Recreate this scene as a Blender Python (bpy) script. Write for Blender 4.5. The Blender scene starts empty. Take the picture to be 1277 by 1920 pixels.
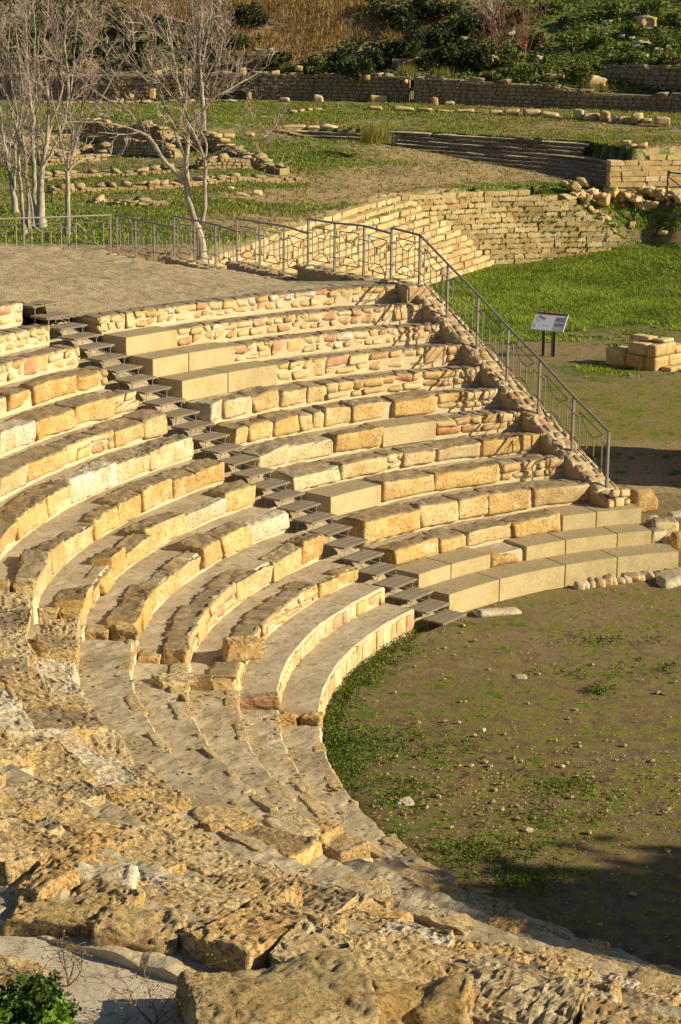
import bpy, math, random
import numpy as np
from mathutils import Matrix, Vector
rad = math.radians
rng = np.random.default_rng(7)
random.seed(7)
SC = bpy.context.scene
COL = SC.collection

# ------------------------------------------------------------------ camera
FPX, PITCH, ROLL, CAMZ = 3898.6, 0.2512, 0.0119, 10.3228
cam = bpy.data.objects.new('camera', bpy.data.cameras.new('camera'))
COL.objects.link(cam)
cam.data.sensor_fit = 'VERTICAL'; cam.data.sensor_height = 24.0
cam.data.lens = 24.0 * FPX / 1920.0
cam.data.clip_start = 0.3; cam.data.clip_end = 2000
cam.matrix_world = (Matrix.Translation((0, 0, CAMZ)) @ Matrix.Rotation(math.pi / 2 - PITCH, 4, 'X')
                    @ Matrix.Rotation(ROLL, 4, 'Z'))
SC.camera = cam

# ------------------------------------------------------------------ sky, sun, exposure
SUN_EL = rad(26.0)
SX, SY = 0.988, -0.155
sunv = Vector((SX * math.cos(SUN_EL), SY * math.cos(SUN_EL), math.sin(SUN_EL))).normalized()
world = bpy.data.worlds.new('World'); SC.world = world; world.use_nodes = True
wn = world.node_tree; wn.nodes.clear()
sky = wn.nodes.new('ShaderNodeTexSky'); sky.sky_type = 'NISHITA'; sky.sun_disc = False
sky.sun_elevation = SUN_EL; sky.sun_rotation = math.atan2(SX, SY)
sky.air_density = 1.0; sky.dust_density = 0.6; sky.ozone_density = 1.2
bg = wn.nodes.new('ShaderNodeBackground'); bg.inputs[1].default_value = 0.05
wo = wn.nodes.new('ShaderNodeOutputWorld')
wn.links.new(sky.outputs[0], bg.inputs[0]); wn.links.new(bg.outputs[0], wo.inputs[0])
sl = bpy.data.lights.new('sun', 'SUN'); sl.energy = 5.0; sl.angle = rad(0.5); sl.color = (1.0, 0.875, 0.585)
so = bpy.data.objects.new('sun', sl); COL.objects.link(so)
so.rotation_euler = sunv.to_track_quat('Z', 'Y').to_euler()
SC.view_settings.view_transform = 'Standard'; SC.view_settings.look = 'None'
SC.view_settings.gamma = 1.0; SC.view_settings.exposure = 0.68
SC.view_settings.use_curve_mapping = False
SC.render.engine = 'CYCLES'
SC.cycles.max_bounces = 5; SC.cycles.diffuse_bounces = 3

# ------------------------------------------------------------------ measuring helpers
def ray(x, y):
    u, w = x - 638.5, y - 960.0
    c, s = math.cos(ROLL), math.sin(ROLL)
    u, w = c * u + s * w, -s * u + c * w
    cp, sp = math.cos(PITCH), math.sin(PITCH)
    a, b = u / FPX, -w / FPX
    return np.array([a, cp + b * sp, -sp + b * cp])
def at(x, y, z):                      # point of the photograph on the level z
    r = ray(x, y); k = (z - CAMZ) / r[2]
    return np.array([r[0] * k, r[1] * k, z])
def atD(x, y, D):                     # point of the photograph at the distance D
    r = ray(x, y); k = D / r[1]
    return np.array([r[0] * k, D, CAMZ + r[2] * k])
def proj(P):
    P = np.asarray(P, float)
    X, Y, Z = P[..., 0], P[..., 1], P[..., 2] - CAMZ
    cp, sp = math.cos(PITCH), math.sin(PITCH)
    dep = np.maximum(Y * cp - Z * sp, 1e-3); up = Y * sp + Z * cp
    u, w = FPX * X / dep, -FPX * up / dep
    c, s = math.cos(ROLL), math.sin(ROLL)
    return 638.5 + c * u - s * w, 960 + s * u + c * w, dep
def inview(P, m=170):
    x, y, d = proj(P)
    return (-m < x < 1277 + m) and (-m < y < 1920 + m) and d > 1

# ------------------------------------------------------------------ noise
def _h(ix, iy, iz, seed):
    h = (ix * 374761393 + iy * 668265263 + iz * 2147483647 + seed * 1274126177) & 0xFFFFFFFF
    h = ((h ^ (h >> 13)) * 1274126177) & 0xFFFFFFFF
    h = (h ^ (h >> 16)) & 0xFFFFFF
    return h / 8388607.5 - 1.0
def vnoise(P, seed=0):
    P = np.asarray(P, float)
    i = np.floor(P).astype(np.int64); f = P - i; f = f * f * (3 - 2 * f)
    x, y, z = i[..., 0], i[..., 1], i[..., 2]
    r = 0
    for dx in (0, 1):
        wx = f[..., 0] if dx else 1 - f[..., 0]
        for dy in (0, 1):
            wy = f[..., 1] if dy else 1 - f[..., 1]
            for dz in (0, 1):
                wz = f[..., 2] if dz else 1 - f[..., 2]
                r = r + wx * wy * wz * _h(x + dx, y + dy, z + dz, seed)
    return r
def fbm(P, octv=4, seed=0, gain=0.5):
    P = np.asarray(P, float); a, t, r = 1.0, 0.0, 0
    for k in range(octv):
        r = r + a * vnoise(P * 2.03 ** k + 17.3 * k, seed + k); t += a; a *= gain
    return r / t
def n2(x, y, f, octv=3, seed=0, gain=.5):
    return fbm(np.stack([np.asarray(x) * f, np.asarray(y) * f, np.zeros_like(np.asarray(x, float)) + .5], -1), octv, seed, gain)
def sst(a, b, x):
    t = np.clip((x - a) / (b - a), 0, 1); return t * t * (3 - 2 * t)

# ------------------------------------------------------------------ mesh and object helpers
def mesh_np(name, V, F, mat=None, smooth=False, cols=None):
    """F: (n,4) or (n,3) int array, or a list of both"""
    V = np.asarray(V, np.float32)
    Fs = F if isinstance(F, list) else [F]
    Fs = [np.asarray(f, np.int32) for f in Fs if len(f)]
    me = bpy.data.meshes.new(name)
    me.vertices.add(len(V)); me.vertices.foreach_set('co', V.ravel())
    nl = sum(f.size for f in Fs); npoly = sum(len(f) for f in Fs)
    me.loops.add(nl); me.loops.foreach_set('vertex_index', np.concatenate([f.ravel() for f in Fs]))
    me.polygons.add(npoly)
    tot = np.concatenate([np.full(len(f), f.shape[1], np.int32) for f in Fs])
    st = np.concatenate([[0], np.cumsum(tot)[:-1]]).astype(np.int32)
    me.polygons.foreach_set('loop_start', st)
    me.polygons.foreach_set('use_smooth', np.full(npoly, smooth))
    if cols is not None:
        a = me.color_attributes.new('Col', 'FLOAT_COLOR', 'POINT')
        a.data.foreach_set('color', np.asarray(cols, np.float32).ravel())
    me.update(calc_edges=True); me.validate()
    if mat: me.materials.append(mat)
    return me
def link(name, me, parent=None, loc=None):
    o = bpy.data.objects.new(name, me); COL.objects.link(o)
    if loc is not None: o.location = loc
    if parent is not None: o.parent = parent
    return o
def thing(name, label, cat, loc=(0, 0, 0), group=None, kind=None, me=None):
    o = bpy.data.objects.new(name, me); COL.objects.link(o); o.location = loc
    if me is None: o.empty_display_size = .2
    if label: o['label'] = label
    if cat: o['category'] = cat
    if group: o['group'] = group
    if kind: o['kind'] = kind
    return o
def part_world(name, V, F, mat, parent, smooth=False, cols=None):
    """a part whose vertices are given in world space; its origin is its own centre"""
    V = np.asarray(V, float); c = V.mean(0)
    me = mesh_np(name, V - c, F, mat, smooth, cols)
    pl = np.array(parent.location) if parent is not None else 0
    return link(name, me, parent, c - pl)

_LAT = {}
def lattice(nx, ny, nz):
    k = (nx, ny, nz)
    if k in _LAT: return _LAT[k]
    idx = {}; pts = []; faces = []
    def g(i, j, l):
        q = (i, j, l)
        if q not in idx:
            idx[q] = len(pts); pts.append((2 * i / nx - 1, 2 * j / ny - 1, 2 * l / nz - 1))
        return idx[q]
    for i in range(nx):
        for j in range(ny):
            faces.append((g(i, j, 0), g(i, j + 1, 0), g(i + 1, j + 1, 0), g(i + 1, j, 0)))
            faces.append((g(i, j, nz), g(i + 1, j, nz), g(i + 1, j + 1, nz), g(i, j + 1, nz)))
    for i in range(nx):
        for l in range(nz):
            faces.append((g(i, 0, l), g(i + 1, 0, l), g(i + 1, 0, l + 1), g(i, 0, l + 1)))
            faces.append((g(i, ny, l), g(i, ny, l + 1), g(i + 1, ny, l + 1), g(i + 1, ny, l)))
    for j in range(ny):
        for l in range(nz):
            faces.append((g(0, j, l), g(0, j, l + 1), g(0, j + 1, l + 1), g(0, j + 1, l)))
            faces.append((g(nx, j, l), g(nx, j + 1, l), g(nx, j + 1, l + 1), g(nx, j, l + 1)))
    _LAT[k] = (np.array(pts), np.array(faces)); return _LAT[k]
SEED = [0]
def stone_local(L, D, H, seg=.1, rnd=.05, amp=.015, freq=6., top=0., skew=.03, maxn=26, warp=0.):
    """rounded rough block centred on 0 with half sizes L/2, D/2, H/2"""
    SEED[0] += 1; sd = SEED[0]
    n = [int(np.clip(round(s / seg), 2, maxn)) for s in (L, D, H)]
    P, F = lattice(*n)
    h = np.array([L, D, H]) / 2
    r = min(rnd, h.min() * .95)
    p = P * h
    # denser rings near the edges
    p = np.sign(P) * (np.abs(P) ** .8) * h
    q = np.clip(p, -(h - r), h - r); d = p - q
    ln = np.linalg.norm(d, axis=1, keepdims=True); nrm = d / np.maximum(ln, 1e-9)
    p = q + nrm * r
    off = np.array([sd * 3.71, sd * 1.93, sd * 5.17]) % 997
    if skew:
        rs = np.random.default_rng(sd)
        k = rs.uniform(-skew, skew, 6)
        x, y, z = p[:, 0] / h[0], p[:, 1] / h[1], p[:, 2] / h[2]
        p = p + np.stack([k[0] * z + k[5] * y, k[1] * z + k[2] * x, k[3] * x * (z > 0) + k[4] * y * (z > 0)], 1)
    if warp:
        p = p + warp * np.stack([vnoise(p * 2.2 + off + 11 * a, sd) for a in range(3)], 1)
    if amp:
        m = fbm(p * freq + off, 4, sd, .62)
        m2 = 1 - 2 * np.abs(fbm(p * freq * .6 + off + 31, 3, sd + 4, .55)) * 1.6
        dsp = amp * (m * .8 - np.clip(m2, -.2, 1) ** 2 * .45)
        if top:
            up = np.clip(nrm[:, 2], 0, 1)
            rid = 1 - np.abs(fbm(p * freq * 1.3 + off + 50, 3, sd + 9, .6)) * 2.2
            dsp = dsp - up * top * np.clip(rid, 0, 1) ** 2
        p = p + nrm * dsp[:, None]
    return p, F

# ------------------------------------------------------------------ materials
def nodes(name):
    m = bpy.data.materials.new(name); m.use_nodes = True
    nt = m.node_tree; b = nt.nodes['Principled BSDF']
    b.inputs['Roughness'].default_value = .9
    b.inputs['Specular IOR Level'].default_value = .2
    return m, nt, b
def N(nt, t, **kw):
    n = nt.nodes.new(t)
    for k, v in kw.items():
        if k in n.inputs: n.inputs[k].default_value = v
        else: setattr(n, k, v)
    return n
def noise(nt, vec, scale, det=4, rough=.6, dist=0.):
    n = N(nt, 'ShaderNodeTexNoise'); n.inputs['Scale'].default_value = scale
    n.inputs['Detail'].default_value = det; n.inputs['Roughness'].default_value = rough
    n.inputs['Distortion'].default_value = dist
    nt.links.new(vec, n.inputs['Vector']); return n.outputs['Fac']
def ramp(nt, fac, stops):
    r = N(nt, 'ShaderNodeValToRGB'); e = r.color_ramp.elements
    while len(e) < len(stops): e.new(.5)
    for el, (p, c) in zip(e, stops):
        el.position = p; el.color = (*c, 1) if len(c) == 3 else c
    nt.links.new(fac, r.inputs[0]); return r.outputs[0]
def mapr(nt, v, a, b, c=0., d=1.):
    m = N(nt, 'ShaderNodeMapRange'); m.interpolation_type = 'SMOOTHSTEP'
    nt.links.new(v, m.inputs[0])
    for i, q in enumerate((a, b, c, d)): m.inputs[i + 1].default_value = q
    return m.outputs[0]
def mixc(nt, f, a, b, mode='MIX'):
    m = N(nt, 'ShaderNodeMix'); m.data_type = 'RGBA'; m.blend_type = mode
    for s, v in ((m.inputs['Factor'], f), (m.inputs['A'], a), (m.inputs['B'], b)):
        pass
    def setin(s, v):
        if hasattr(v, 'links') or isinstance(v, bpy.types.NodeSocket): nt.links.new(v, s)
        elif isinstance(v, (tuple, list)): s.default_value = (*v, 1) if len(v) == 3 else v
        else: s.default_value = v
    setin(m.inputs[0], f); setin(m.inputs[6], a); setin(m.inputs[7], b)
    return m.outputs[2]
def math_(nt, op, a, b=None):
    m = N(nt, 'ShaderNodeMath'); m.operation = op
    for s, v in zip(m.inputs, (a, b)):
        if v is None: continue
        if isinstance(v, bpy.types.NodeSocket): nt.links.new(v, s)
        else: s.default_value = v
    return m.outputs[0]
def bump(nt, b, h, dist=.02, strength=1.):
    n = N(nt, 'ShaderNodeBump'); n.inputs['Distance'].default_value = dist
    n.inputs['Strength'].default_value = strength
    nt.links.new(h, n.inputs['Height']); nt.links.new(n.outputs[0], b.inputs['Normal'])
def wpos(nt): return N(nt, 'ShaderNodeNewGeometry').outputs['Position']

def stone_mat(name, cols, toplic=.6, topcol=(.15, .115, .075), pit=1., bdist=.02, fine=1., mortar=False, colmul=1.):
    m, nt, b = nodes(name)
    P = wpos(nt)
    oi = N(nt, 'ShaderNodeObjectInfo')
    base = ramp(nt, oi.outputs['Random'], [(i / max(1, len(cols) - 1), c) for i, c in enumerate(cols)])
    n1 = noise(nt, P, 2.3 * fine, 5, .65)
    base = mixc(nt, mapr(nt, n1, .35, .7), base, mixc(nt, 1.0, base, (.80, .66, .48), 'MULTIPLY'))
    n3 = noise(nt, P, 7 * fine, 6, .7)
    base = mixc(nt, mapr(nt, n3, .5, .72, 0, .75), base, (.66, .55, .36))
    n4 = noise(nt, P, 3.1 * fine, 4, .7, .6)
    base = mixc(nt, mapr(nt, n4, .6, .72, 0, .6), base, (.50, .27, .08))
    n2_ = noise(nt, P, 26 * fine, 6, .75)
    base = mixc(nt, mapr(nt, n2_, .34, .5, .7 * pit, 0), base, (.24, .17, .09))
    g = N(nt, 'ShaderNodeNewGeometry'); sep = N(nt, 'ShaderNodeSeparateXYZ')
    nt.links.new(g.outputs['Normal'], sep.inputs[0])
    up = mapr(nt, sep.outputs[2], .4, .75)
    lic = mapr(nt, noise(nt, P, 5.5 * fine, 6, .75), .34, .58, .4, 1.)
    f = math_(nt, 'MULTIPLY', math_(nt, 'MULTIPLY', up, lic), toplic)
    tc = mixc(nt, mapr(nt, noise(nt, P, 11 * fine, 5, .7), .35, .65), topcol, tuple(c * 1.9 for c in topcol))
    base = mixc(nt, f, base, tc)
    if colmul != 1.: base = mixc(nt, 1.0, base, (colmul,) * 3, 'MULTIPLY')
    nt.links.new(base, b.inputs['Base Color'])
    h = math_(nt, 'ADD', math_(nt, 'MULTIPLY', noise(nt, P, 16 * fine, 8, .72), 1.0),
              math_(nt, 'MULTIPLY', mapr(nt, n2_, .3, .5), .45 * pit))
    bump(nt, b, h, bdist, 1.)
    return m
CREAM, OCHRE, YEL, PINK, PALE = (.61, .485, .285), (.54, .375, .165), (.60, .44, .205), (.48, .29, .19), (.64, .55, .37)
M_big = stone_mat('weathered_limestone', [CREAM, YEL, OCHRE, PALE, YEL, CREAM], 1.)
M_mas = stone_mat('masonry_stone', [YEL, CREAM, PALE, OCHRE, CREAM, YEL, PINK, YEL], .9, pit=.6, bdist=.012)
M_near = stone_mat('pitted_foreground_limestone', [(.63, .48, .25), (.61, .42, .17), (.64, .52, .32), (.59, .41, .18), (.63, .47, .24)], .45,
                   topcol=(.33, .26, .165), pit=1.1, bdist=.05)
M_orange = stone_mat('orange_limestone', [(.58, .38, .16), (.56, .40, .19)], .35, topcol=(.27, .17, .08), bdist=.03)
M_red = stone_mat('pink_masonry_stone', [(.47, .22, .13), (.52, .30, .20)], .3, pit=.5, bdist=.012)
M_far = stone_mat('far_limestone', [(.54, .41, .21), (.58, .46, .25), (.50, .35, .15), (.60, .49, .30)], .5, topcol=(.36, .30, .18), pit=.7, bdist=.02)
M_ruin = stone_mat('dull_ruin_limestone', [(.46, .35, .19), (.40, .29, .15), (.50, .40, .24)], .8, topcol=(.27, .22, .13), pit=1., bdist=.03)
M_agora = stone_mat('agora_step_limestone', [(.56, .44, .23), (.60, .50, .30), (.47, .34, .17), (.58, .45, .23), (.62, .53, .35)], .6, topcol=(.26, .21, .12), pit=1., bdist=.03)
M_wallfar = stone_mat('shade_darkened_wall_limestone', [(.25, .195, .135), (.31, .24, .165), (.22, .175, .125)], .95, topcol=(.27, .215, .135), pit=1., bdist=.04)  # far walls' shade is deepened in the stone colour itself
M_darkstep = stone_mat('shade_darkened_step_limestone', [(.19, .15, .11), (.24, .19, .13), (.16, .13, .10)], 1., topcol=(.46, .38, .25), pit=1., bdist=.04)  # riser shade painted into dark sides, sunlit tread lines into paler tops
M_golden = stone_mat('golden_rough_limestone', [(.64, .47, .22), (.60, .42, .18), (.64, .50, .26)], .35, topcol=(.27, .19, .09), pit=1.2, bdist=.06)
M_white = stone_mat('white_limestone', [(.66, .60, .50), (.62, .56, .45)], .3, bdist=.02)

def new_mat():
    m, nt, b = nodes('new_cut_stone'); P = wpos(nt)
    oi = N(nt, 'ShaderNodeObjectInfo')
    c = ramp(nt, oi.outputs['Random'], [(0, (.60, .485, .28)), (1, (.66, .54, .33))])
    c = mixc(nt, mapr(nt, noise(nt, P, 60, 3, .7), .4, .65), c, (.44, .35, .17))
    c = mixc(nt, mapr(nt, noise(nt, P, 2.5, 5, .7), .42, .66, 0, .65), c, (.44, .33, .17))
    c = mixc(nt, mapr(nt, noise(nt, P, 9, 6, .8, .8), .60, .70, 0, .5), c, (.30, .22, .12))
    g = N(nt, 'ShaderNodeNewGeometry'); sep = N(nt, 'ShaderNodeSeparateXYZ')
    nt.links.new(g.outputs['Normal'], sep.inputs[0])
    c = mixc(nt, math_(nt, 'MULTIPLY', mapr(nt, sep.outputs[2], .4, .9), mapr(nt, noise(nt, P, 30, 4, .7), .3, .6, .3, .9)), c, (.27, .205, .125))
    nt.links.new(c, b.inputs['Base Color'])
    bump(nt, b, math_(nt, 'ADD', noise(nt, P, 70, 4, .8), math_(nt, 'MULTIPLY', noise(nt, P, 9, 6, .7), .8)), .018, .9)
    return m
M_new = new_mat()
def mortar_mat(name, c1, c2, top1, top2, moss=.0, pits=0.):
    m, nt, b = nodes(name); P = wpos(nt)
    side = mixc(nt, mapr(nt, noise(nt, P, 5, 5, .7), .35, .65), c1, c2)
    n = noise(nt, P, 1.6, 6, .65)
    top = mixc(nt, mapr(nt, n, .35, .65), top1, top2)
    top = mixc(nt, mapr(nt, noise(nt, P, 6.5, 7, .75), .52, .66, 0, .75), top, (.15, .115, .075))
    top = mixc(nt, mapr(nt, noise(nt, P, 38, 4, .75), .56, .7, 0, .6), top, (.13, .10, .065))
    if pits:
        top = mixc(nt, mapr(nt, noise(nt, P, 15, 6, .8, .4), .54, .64, 0, .8 * pits), top, (.12, .088, .052))
        top = mixc(nt, mapr(nt, noise(nt, P, 2.7, 6, .75, .3), .55, .66, 0, .7 * pits), top, (.50, .40, .25))
    if moss:
        top = mixc(nt, mapr(nt, noise(nt, P, 1.1, 5, .7), .56, .68, 0, moss), top, (.16, .15, .05))
    g = N(nt, 'ShaderNodeNewGeometry'); sep = N(nt, 'ShaderNodeSeparateXYZ')
    nt.links.new(g.outputs['Normal'], sep.inputs[0])
    c = mixc(nt, mapr(nt, sep.outputs[2], .5, .85), side, top)
    nt.links.new(c, b.inputs['Base Color'])
    h = math_(nt, 'ADD', noise(nt, P, 9, 8, .7), math_(nt, 'MULTIPLY', noise(nt, P, 55, 4, .8), .35))
    bump(nt, b, h, .02, .9)
    return m
M_mortar = mortar_mat('lime_mortar', (.60, .495, .33), (.50, .40, .25), (.45, .37, .265), (.35, .28, .19), .2)
M_worn = mortar_mat('worn_mortar_step', (.62, .52, .36), (.50, .40, .26), (.46, .375, .26), (.32, .255, .165), .4, .9)
M_path = mortar_mat('pale_concrete_path', (.55, .47, .36), (.5, .42, .32), (.50, .425, .325), (.43, .36, .27))

def simple(name, c, rough=.8, metal=0., bscale=0, bdist=.005, c2=None, sc=20):
    m, nt, b = nodes(name); b.inputs['Roughness'].default_value = rough
    b.inputs['Metallic'].default_value = metal
    P = N(nt, 'ShaderNodeTexCoord').outputs['Object']
    if c2: 
        nt.links.new(mixc(nt, mapr(nt, noise(nt, P, sc, 5, .7), .35, .65), c, c2), b.inputs['Base Color'])
    else: b.inputs['Base Color'].default_value = (*c, 1)
    if bscale: bump(nt, b, noise(nt, P, bscale, 5, .7), bdist, 1.)
    return m
M_rail = simple('painted_steel_rail', (.27, .25, .24), .45, .3, c2=(.19, .17, .16), sc=30)
M_galv = simple('galvanised_steel', (.42, .41, .39), .4, .7)
M_darkst = simple('dark_steel', (.05, .045, .04), .5, .5)
M_wood = None
def wood():
    m, nt, b = nodes('weathered_grey_plank')
    tc = N(nt, 'ShaderNodeTexCoord'); mp = N(nt, 'ShaderNodeMapping'); mp.inputs['Scale'].default_value = (1.5, 22, 22)
    nt.links.new(tc.outputs['Object'], mp.inputs[0])
    oi = N(nt, 'ShaderNodeObjectInfo')
    c = ramp(nt, noise(nt, mp.outputs[0], 2.0, 6, .7), [(.3, (.11, .085, .06)), (.55, (.25, .20, .145)), (.75, (.36, .295, .215))])
    c = mixc(nt, mapr(nt, oi.outputs['Random'], 0, 1, 0, .5), c, (.17, .135, .095))
    nt.links.new(c, b.inputs['Base Color'])
    bump(nt, b, noise(nt, mp.outputs[0], 3., 6, .7), .006, .8)
    return m
M_wood = wood()
def bark(name, c1, c2):
    m, nt, b = nodes(name); P = wpos(nt)
    mp = N(nt, 'ShaderNodeMapping'); mp.inputs['Scale'].default_value = (1, 1, .35); nt.links.new(P, mp.inputs[0])
    c = mixc(nt, mapr(nt, noise(nt, mp.outputs[0], 9, 6, .7), .35, .65), c1, c2)
    nt.links.new(c, b.inputs['Base Color']); bump(nt, b, noise(nt, mp.outputs[0], 30, 5, .7), .02, .6)
    return m
M_bark = bark('pale_grey_bark', (.44, .38, .31), (.26, .22, .175))
M_barkd = bark('grey_brown_bark', (.30, .24, .18), (.15, .115, .085))
M_twig = simple('pinkish_twig', (.38, .295, .25), .8)
M_redtwig = simple('reddish_bare_twig', (.27, .13, .09), .8)
M_drytwig = simple('dry_brown_stem', (.20, .12, .06), .8)
def leafm(name):
    m, nt, b = nodes(name)
    a = N(nt, 'ShaderNodeVertexColor'); a.layer_name = 'Col'
    nt.links.new(a.outputs[0], b.inputs['Base Color'])
    b.inputs['Roughness'].default_value = .7
    tr = N(nt, 'ShaderNodeBsdfTranslucent'); nt.links.new(a.outputs[0], tr.inputs[0])
    mx = N(nt, 'ShaderNodeMixShader'); mx.inputs[0].default_value = .25
    nt.links.new(b.outputs[0], mx.inputs[1]); nt.links.new(tr.outputs[0], mx.inputs[2])
    nt.links.new(mx.outputs[0], nt.nodes['Material Output'].inputs[0])
    return m
M_leaf = leafm('leaf_and_grass')

def ground_mat():
    """vertex colour channels: R grass, G yellow moss, B pale dry soil"""
    m, nt, b = nodes('earth_and_turf'); P = wpos(nt)
    a = N(nt, 'ShaderNodeVertexColor'); a.layer_name = 'Col'
    s = N(nt, 'ShaderNodeSeparateColor'); nt.links.new(a.outputs[0], s.inputs[0])
    n1 = noise(nt, P, .8, 7, .75); n2_ = noise(nt, P, 3.2, 7, .75); n3 = noise(nt, P, 22, 5, .75)
    earth = ramp(nt, n2_, [(.3, (.095, .066, .03)), (.5, (.185, .132, .062)), (.7, (.30, .22, .115))])
    pale = ramp(nt, n2_, [(.3, (.26, .18, .095)), (.5, (.38, .28, .155)), (.7, (.47, .36, .22))])
    c = mixc(nt, s.outputs[2], earth, pale)
    gr = ramp(nt, n3, [(.3, (.035, .055, .010)), (.5, (.085, .125, .018)), (.7, (.15, .19, .03))])
    ms = ramp(nt, n3, [(.3, (.11, .105, .018)), (.65, (.25, .22, .035))])
    def edge(ch, w=.16):
        v = math_(nt, 'ADD', ch, math_(nt, 'MULTIPLY', math_(nt, 'SUBTRACT', math_(nt, 'ADD', math_(nt, 'MULTIPLY', n1, .5), math_(nt, 'MULTIPLY', n2_, .5)), .5), 5.5))
        return mapr(nt, v, .5 - w, .5 + w)
    c = mixc(nt, edge(s.outputs[1]), c, ms)
    c = mixc(nt, edge(s.outputs[0]), c, gr)
    c = mixc(nt, mapr(nt, noise(nt, P, 40, 4, .8), .60, .68, 0, .6), c, (.42, .33, .20))
    nt.links.new(c, b.inputs['Base Color'])
    h = math_(nt, 'ADD', noise(nt, P, 7, 8, .75), math_(nt, 'MULTIPLY', noise(nt, P, 45, 4, .8), .4))
    bump(nt, b, h, .06, 1.)
    return m
M_ground = ground_mat()

# ------------------------------------------------------------------ the cavea's layout
CX, CY = 8.9702, 27.6602
ZN = [0, 0.308, 0.567, 0.847, 1.222, 1.561, 1.858, 2.191, 2.519, 2.848, 3.199, 3.515, 3.84, 4.146, 4.50, 4.80]
RN = [8.5, 9.204, 9.796, 10.361, 11.071, 11.806, 12.522, 13.181, 13.867, 14.536, 15.195, 15.904, 16.572, 17.271, 17.943, 18.62, 19.3]
GAP = .43
def pol(R, th, z): return np.array([CX + R * math.cos(rad(th)), CY + R * math.sin(rad(th)), z])
def th_px(n, x, lo, hi):
    t = np.linspace(lo, hi, 1600)
    P = np.stack([CX + RN[n] * np.cos(np.radians(t)), CY + RN[n] * np.sin(np.radians(t)), np.full_like(t, ZN[n])], 1)
    return float(t[np.argmin(np.abs(proj(P)[0] - x))])
# left face line of the terrace (analemma) wall
WA, WB = np.array([4.93, 37.43]), np.array([1.22, 43.2])
wdir = (WB - WA) / np.linalg.norm(WB - WA); wnr = np.array([wdir[1], -wdir[0]])   # points to the far side
WTH = .56
def th_wall(R):
    for t in np.linspace(100, 140, 1200):
        p = pol(R, t, 0)[:2]
        if (p - WA) @ wnr < 0.03: return t
    return 118

M_BODY = {}
def bend(V, R, thc, z):
    """local (x along the arc clockwise seen from the orchestra, y outward, z) -> world"""
    x, y, zz = V[:, 0], V[:, 1], V[:, 2]
    th = rad(thc) - x / R
    r = R + y
    return np.stack([CX + r * np.cos(th), CY + r * np.sin(th), z + zz], 1)

ORD = ['', 'first', 'second', 'third', 'fourth', 'fifth', 'sixth', 'seventh', 'eighth', 'ninth', 'tenth',
       'eleventh', 'twelfth', 'thirteenth', 'fourteenth', 'fifteenth']

def body(row, n, th0, th1, zt, zb, mat, r_in=.045, r_out=.14, dz=0., segl=.12, rough=.012, name='mortar_bed', r1=None):
    """mortar bed of one seat row between two angles: a sector with a front, a top and two ends"""
    R0 = RN[n] + r_in; R1 = (r1 if r1 else RN[n + 1]) + r_out
    nt_ = max(2, int(abs(th1 - th0) * math.pi / 180 * R0 / segl))
    nr = 7
    T = np.linspace(th0, th1, nt_ + 1)
    prof = [(R0, zb), (R0, zb + (zt - zb) * .5), (R0 + .005, zt - .03), (R0 + .03, zt)] + \
           [(R0 + .03 + (R1 - R0 - .03) * k / nr, zt) for k in range(1, nr + 1)] + [(R1, zb)]
    V = []
    for t in T:
        c, s = math.cos(rad(t)), math.sin(rad(t))
        for (r, z) in prof: V.append((CX + r * c, CY + r * s, z))
    V = np.array(V); m = len(prof)
    d = fbm(V * 1.7, 4, 3 + n) * rough * 2.2 + fbm(V * 9, 3, 5) * rough - np.clip(fbm(V * 6, 3, 15), .1, 1) * rough * (2.5 if rough > .015 else 0)
    mask = (V[:, 2] > zb + .01)
    V[:, 2] += d * mask
    rr = np.tile([0, 1, 1, 1] + [0] * (m - 4), len(T))
    dirv = np.stack([np.cos(np.radians(np.repeat(T, m))), np.sin(np.radians(np.repeat(T, m)))], 1)
    V[:, :2] += dirv * (fbm(V * 5, 3, 9) * rough * rr)[:, None]
    F = []
    for i in range(len(T) - 1):
        for j in range(m - 1):
            a = i * m + j; F.append((a, a + 1, a + m + 1, a + m))
    F = np.array(F)
    e0 = np.arange(m); e1 = e0 + (len(T) - 1) * m
    # end caps as fans of quads between the bottom and the top of the profile
    caps = []
    for e, fl in ((e0, 0), (e1, 1)):
        c = [(e[0], e[j], e[j + 1]) for j in range(1, m - 1)]
        caps += [q[::-1] if fl else q for q in c]
    return part_world(name, V, [F, np.array(caps)], mat, row, smooth=False)

def put_stone(row, R, thc, z, L, D, H, mat, seg=.09, rnd=.05, amp=.014, freq=6., top=.0, skew=.02, name='stone', tilt=(0, 0, 0), warp=0., maxn=26, r_off=0., smooth=True, label=None):
    """z: bottom of the stone; the front face at radius R"""
    c0 = pol(R + D / 2, thc, z + H / 2)
    if not inview(c0): return None
    V, F = stone_local(L, D, H, seg, rnd, amp, freq, top, skew, maxn, warp)
    if any(tilt):
        V = V @ np.array(Matrix.Rotation(tilt[0], 3, 'X') @ Matrix.Rotation(tilt[1], 3, 'Y') @ Matrix.Rotation(tilt[2], 3, 'Z')).T
    W = bend(V + [0, D / 2 + r_off, H / 2], R, thc, z)
    o = part_world(name, W, F, mat, row, smooth)
    if label: o['label'] = label
    return o

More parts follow.
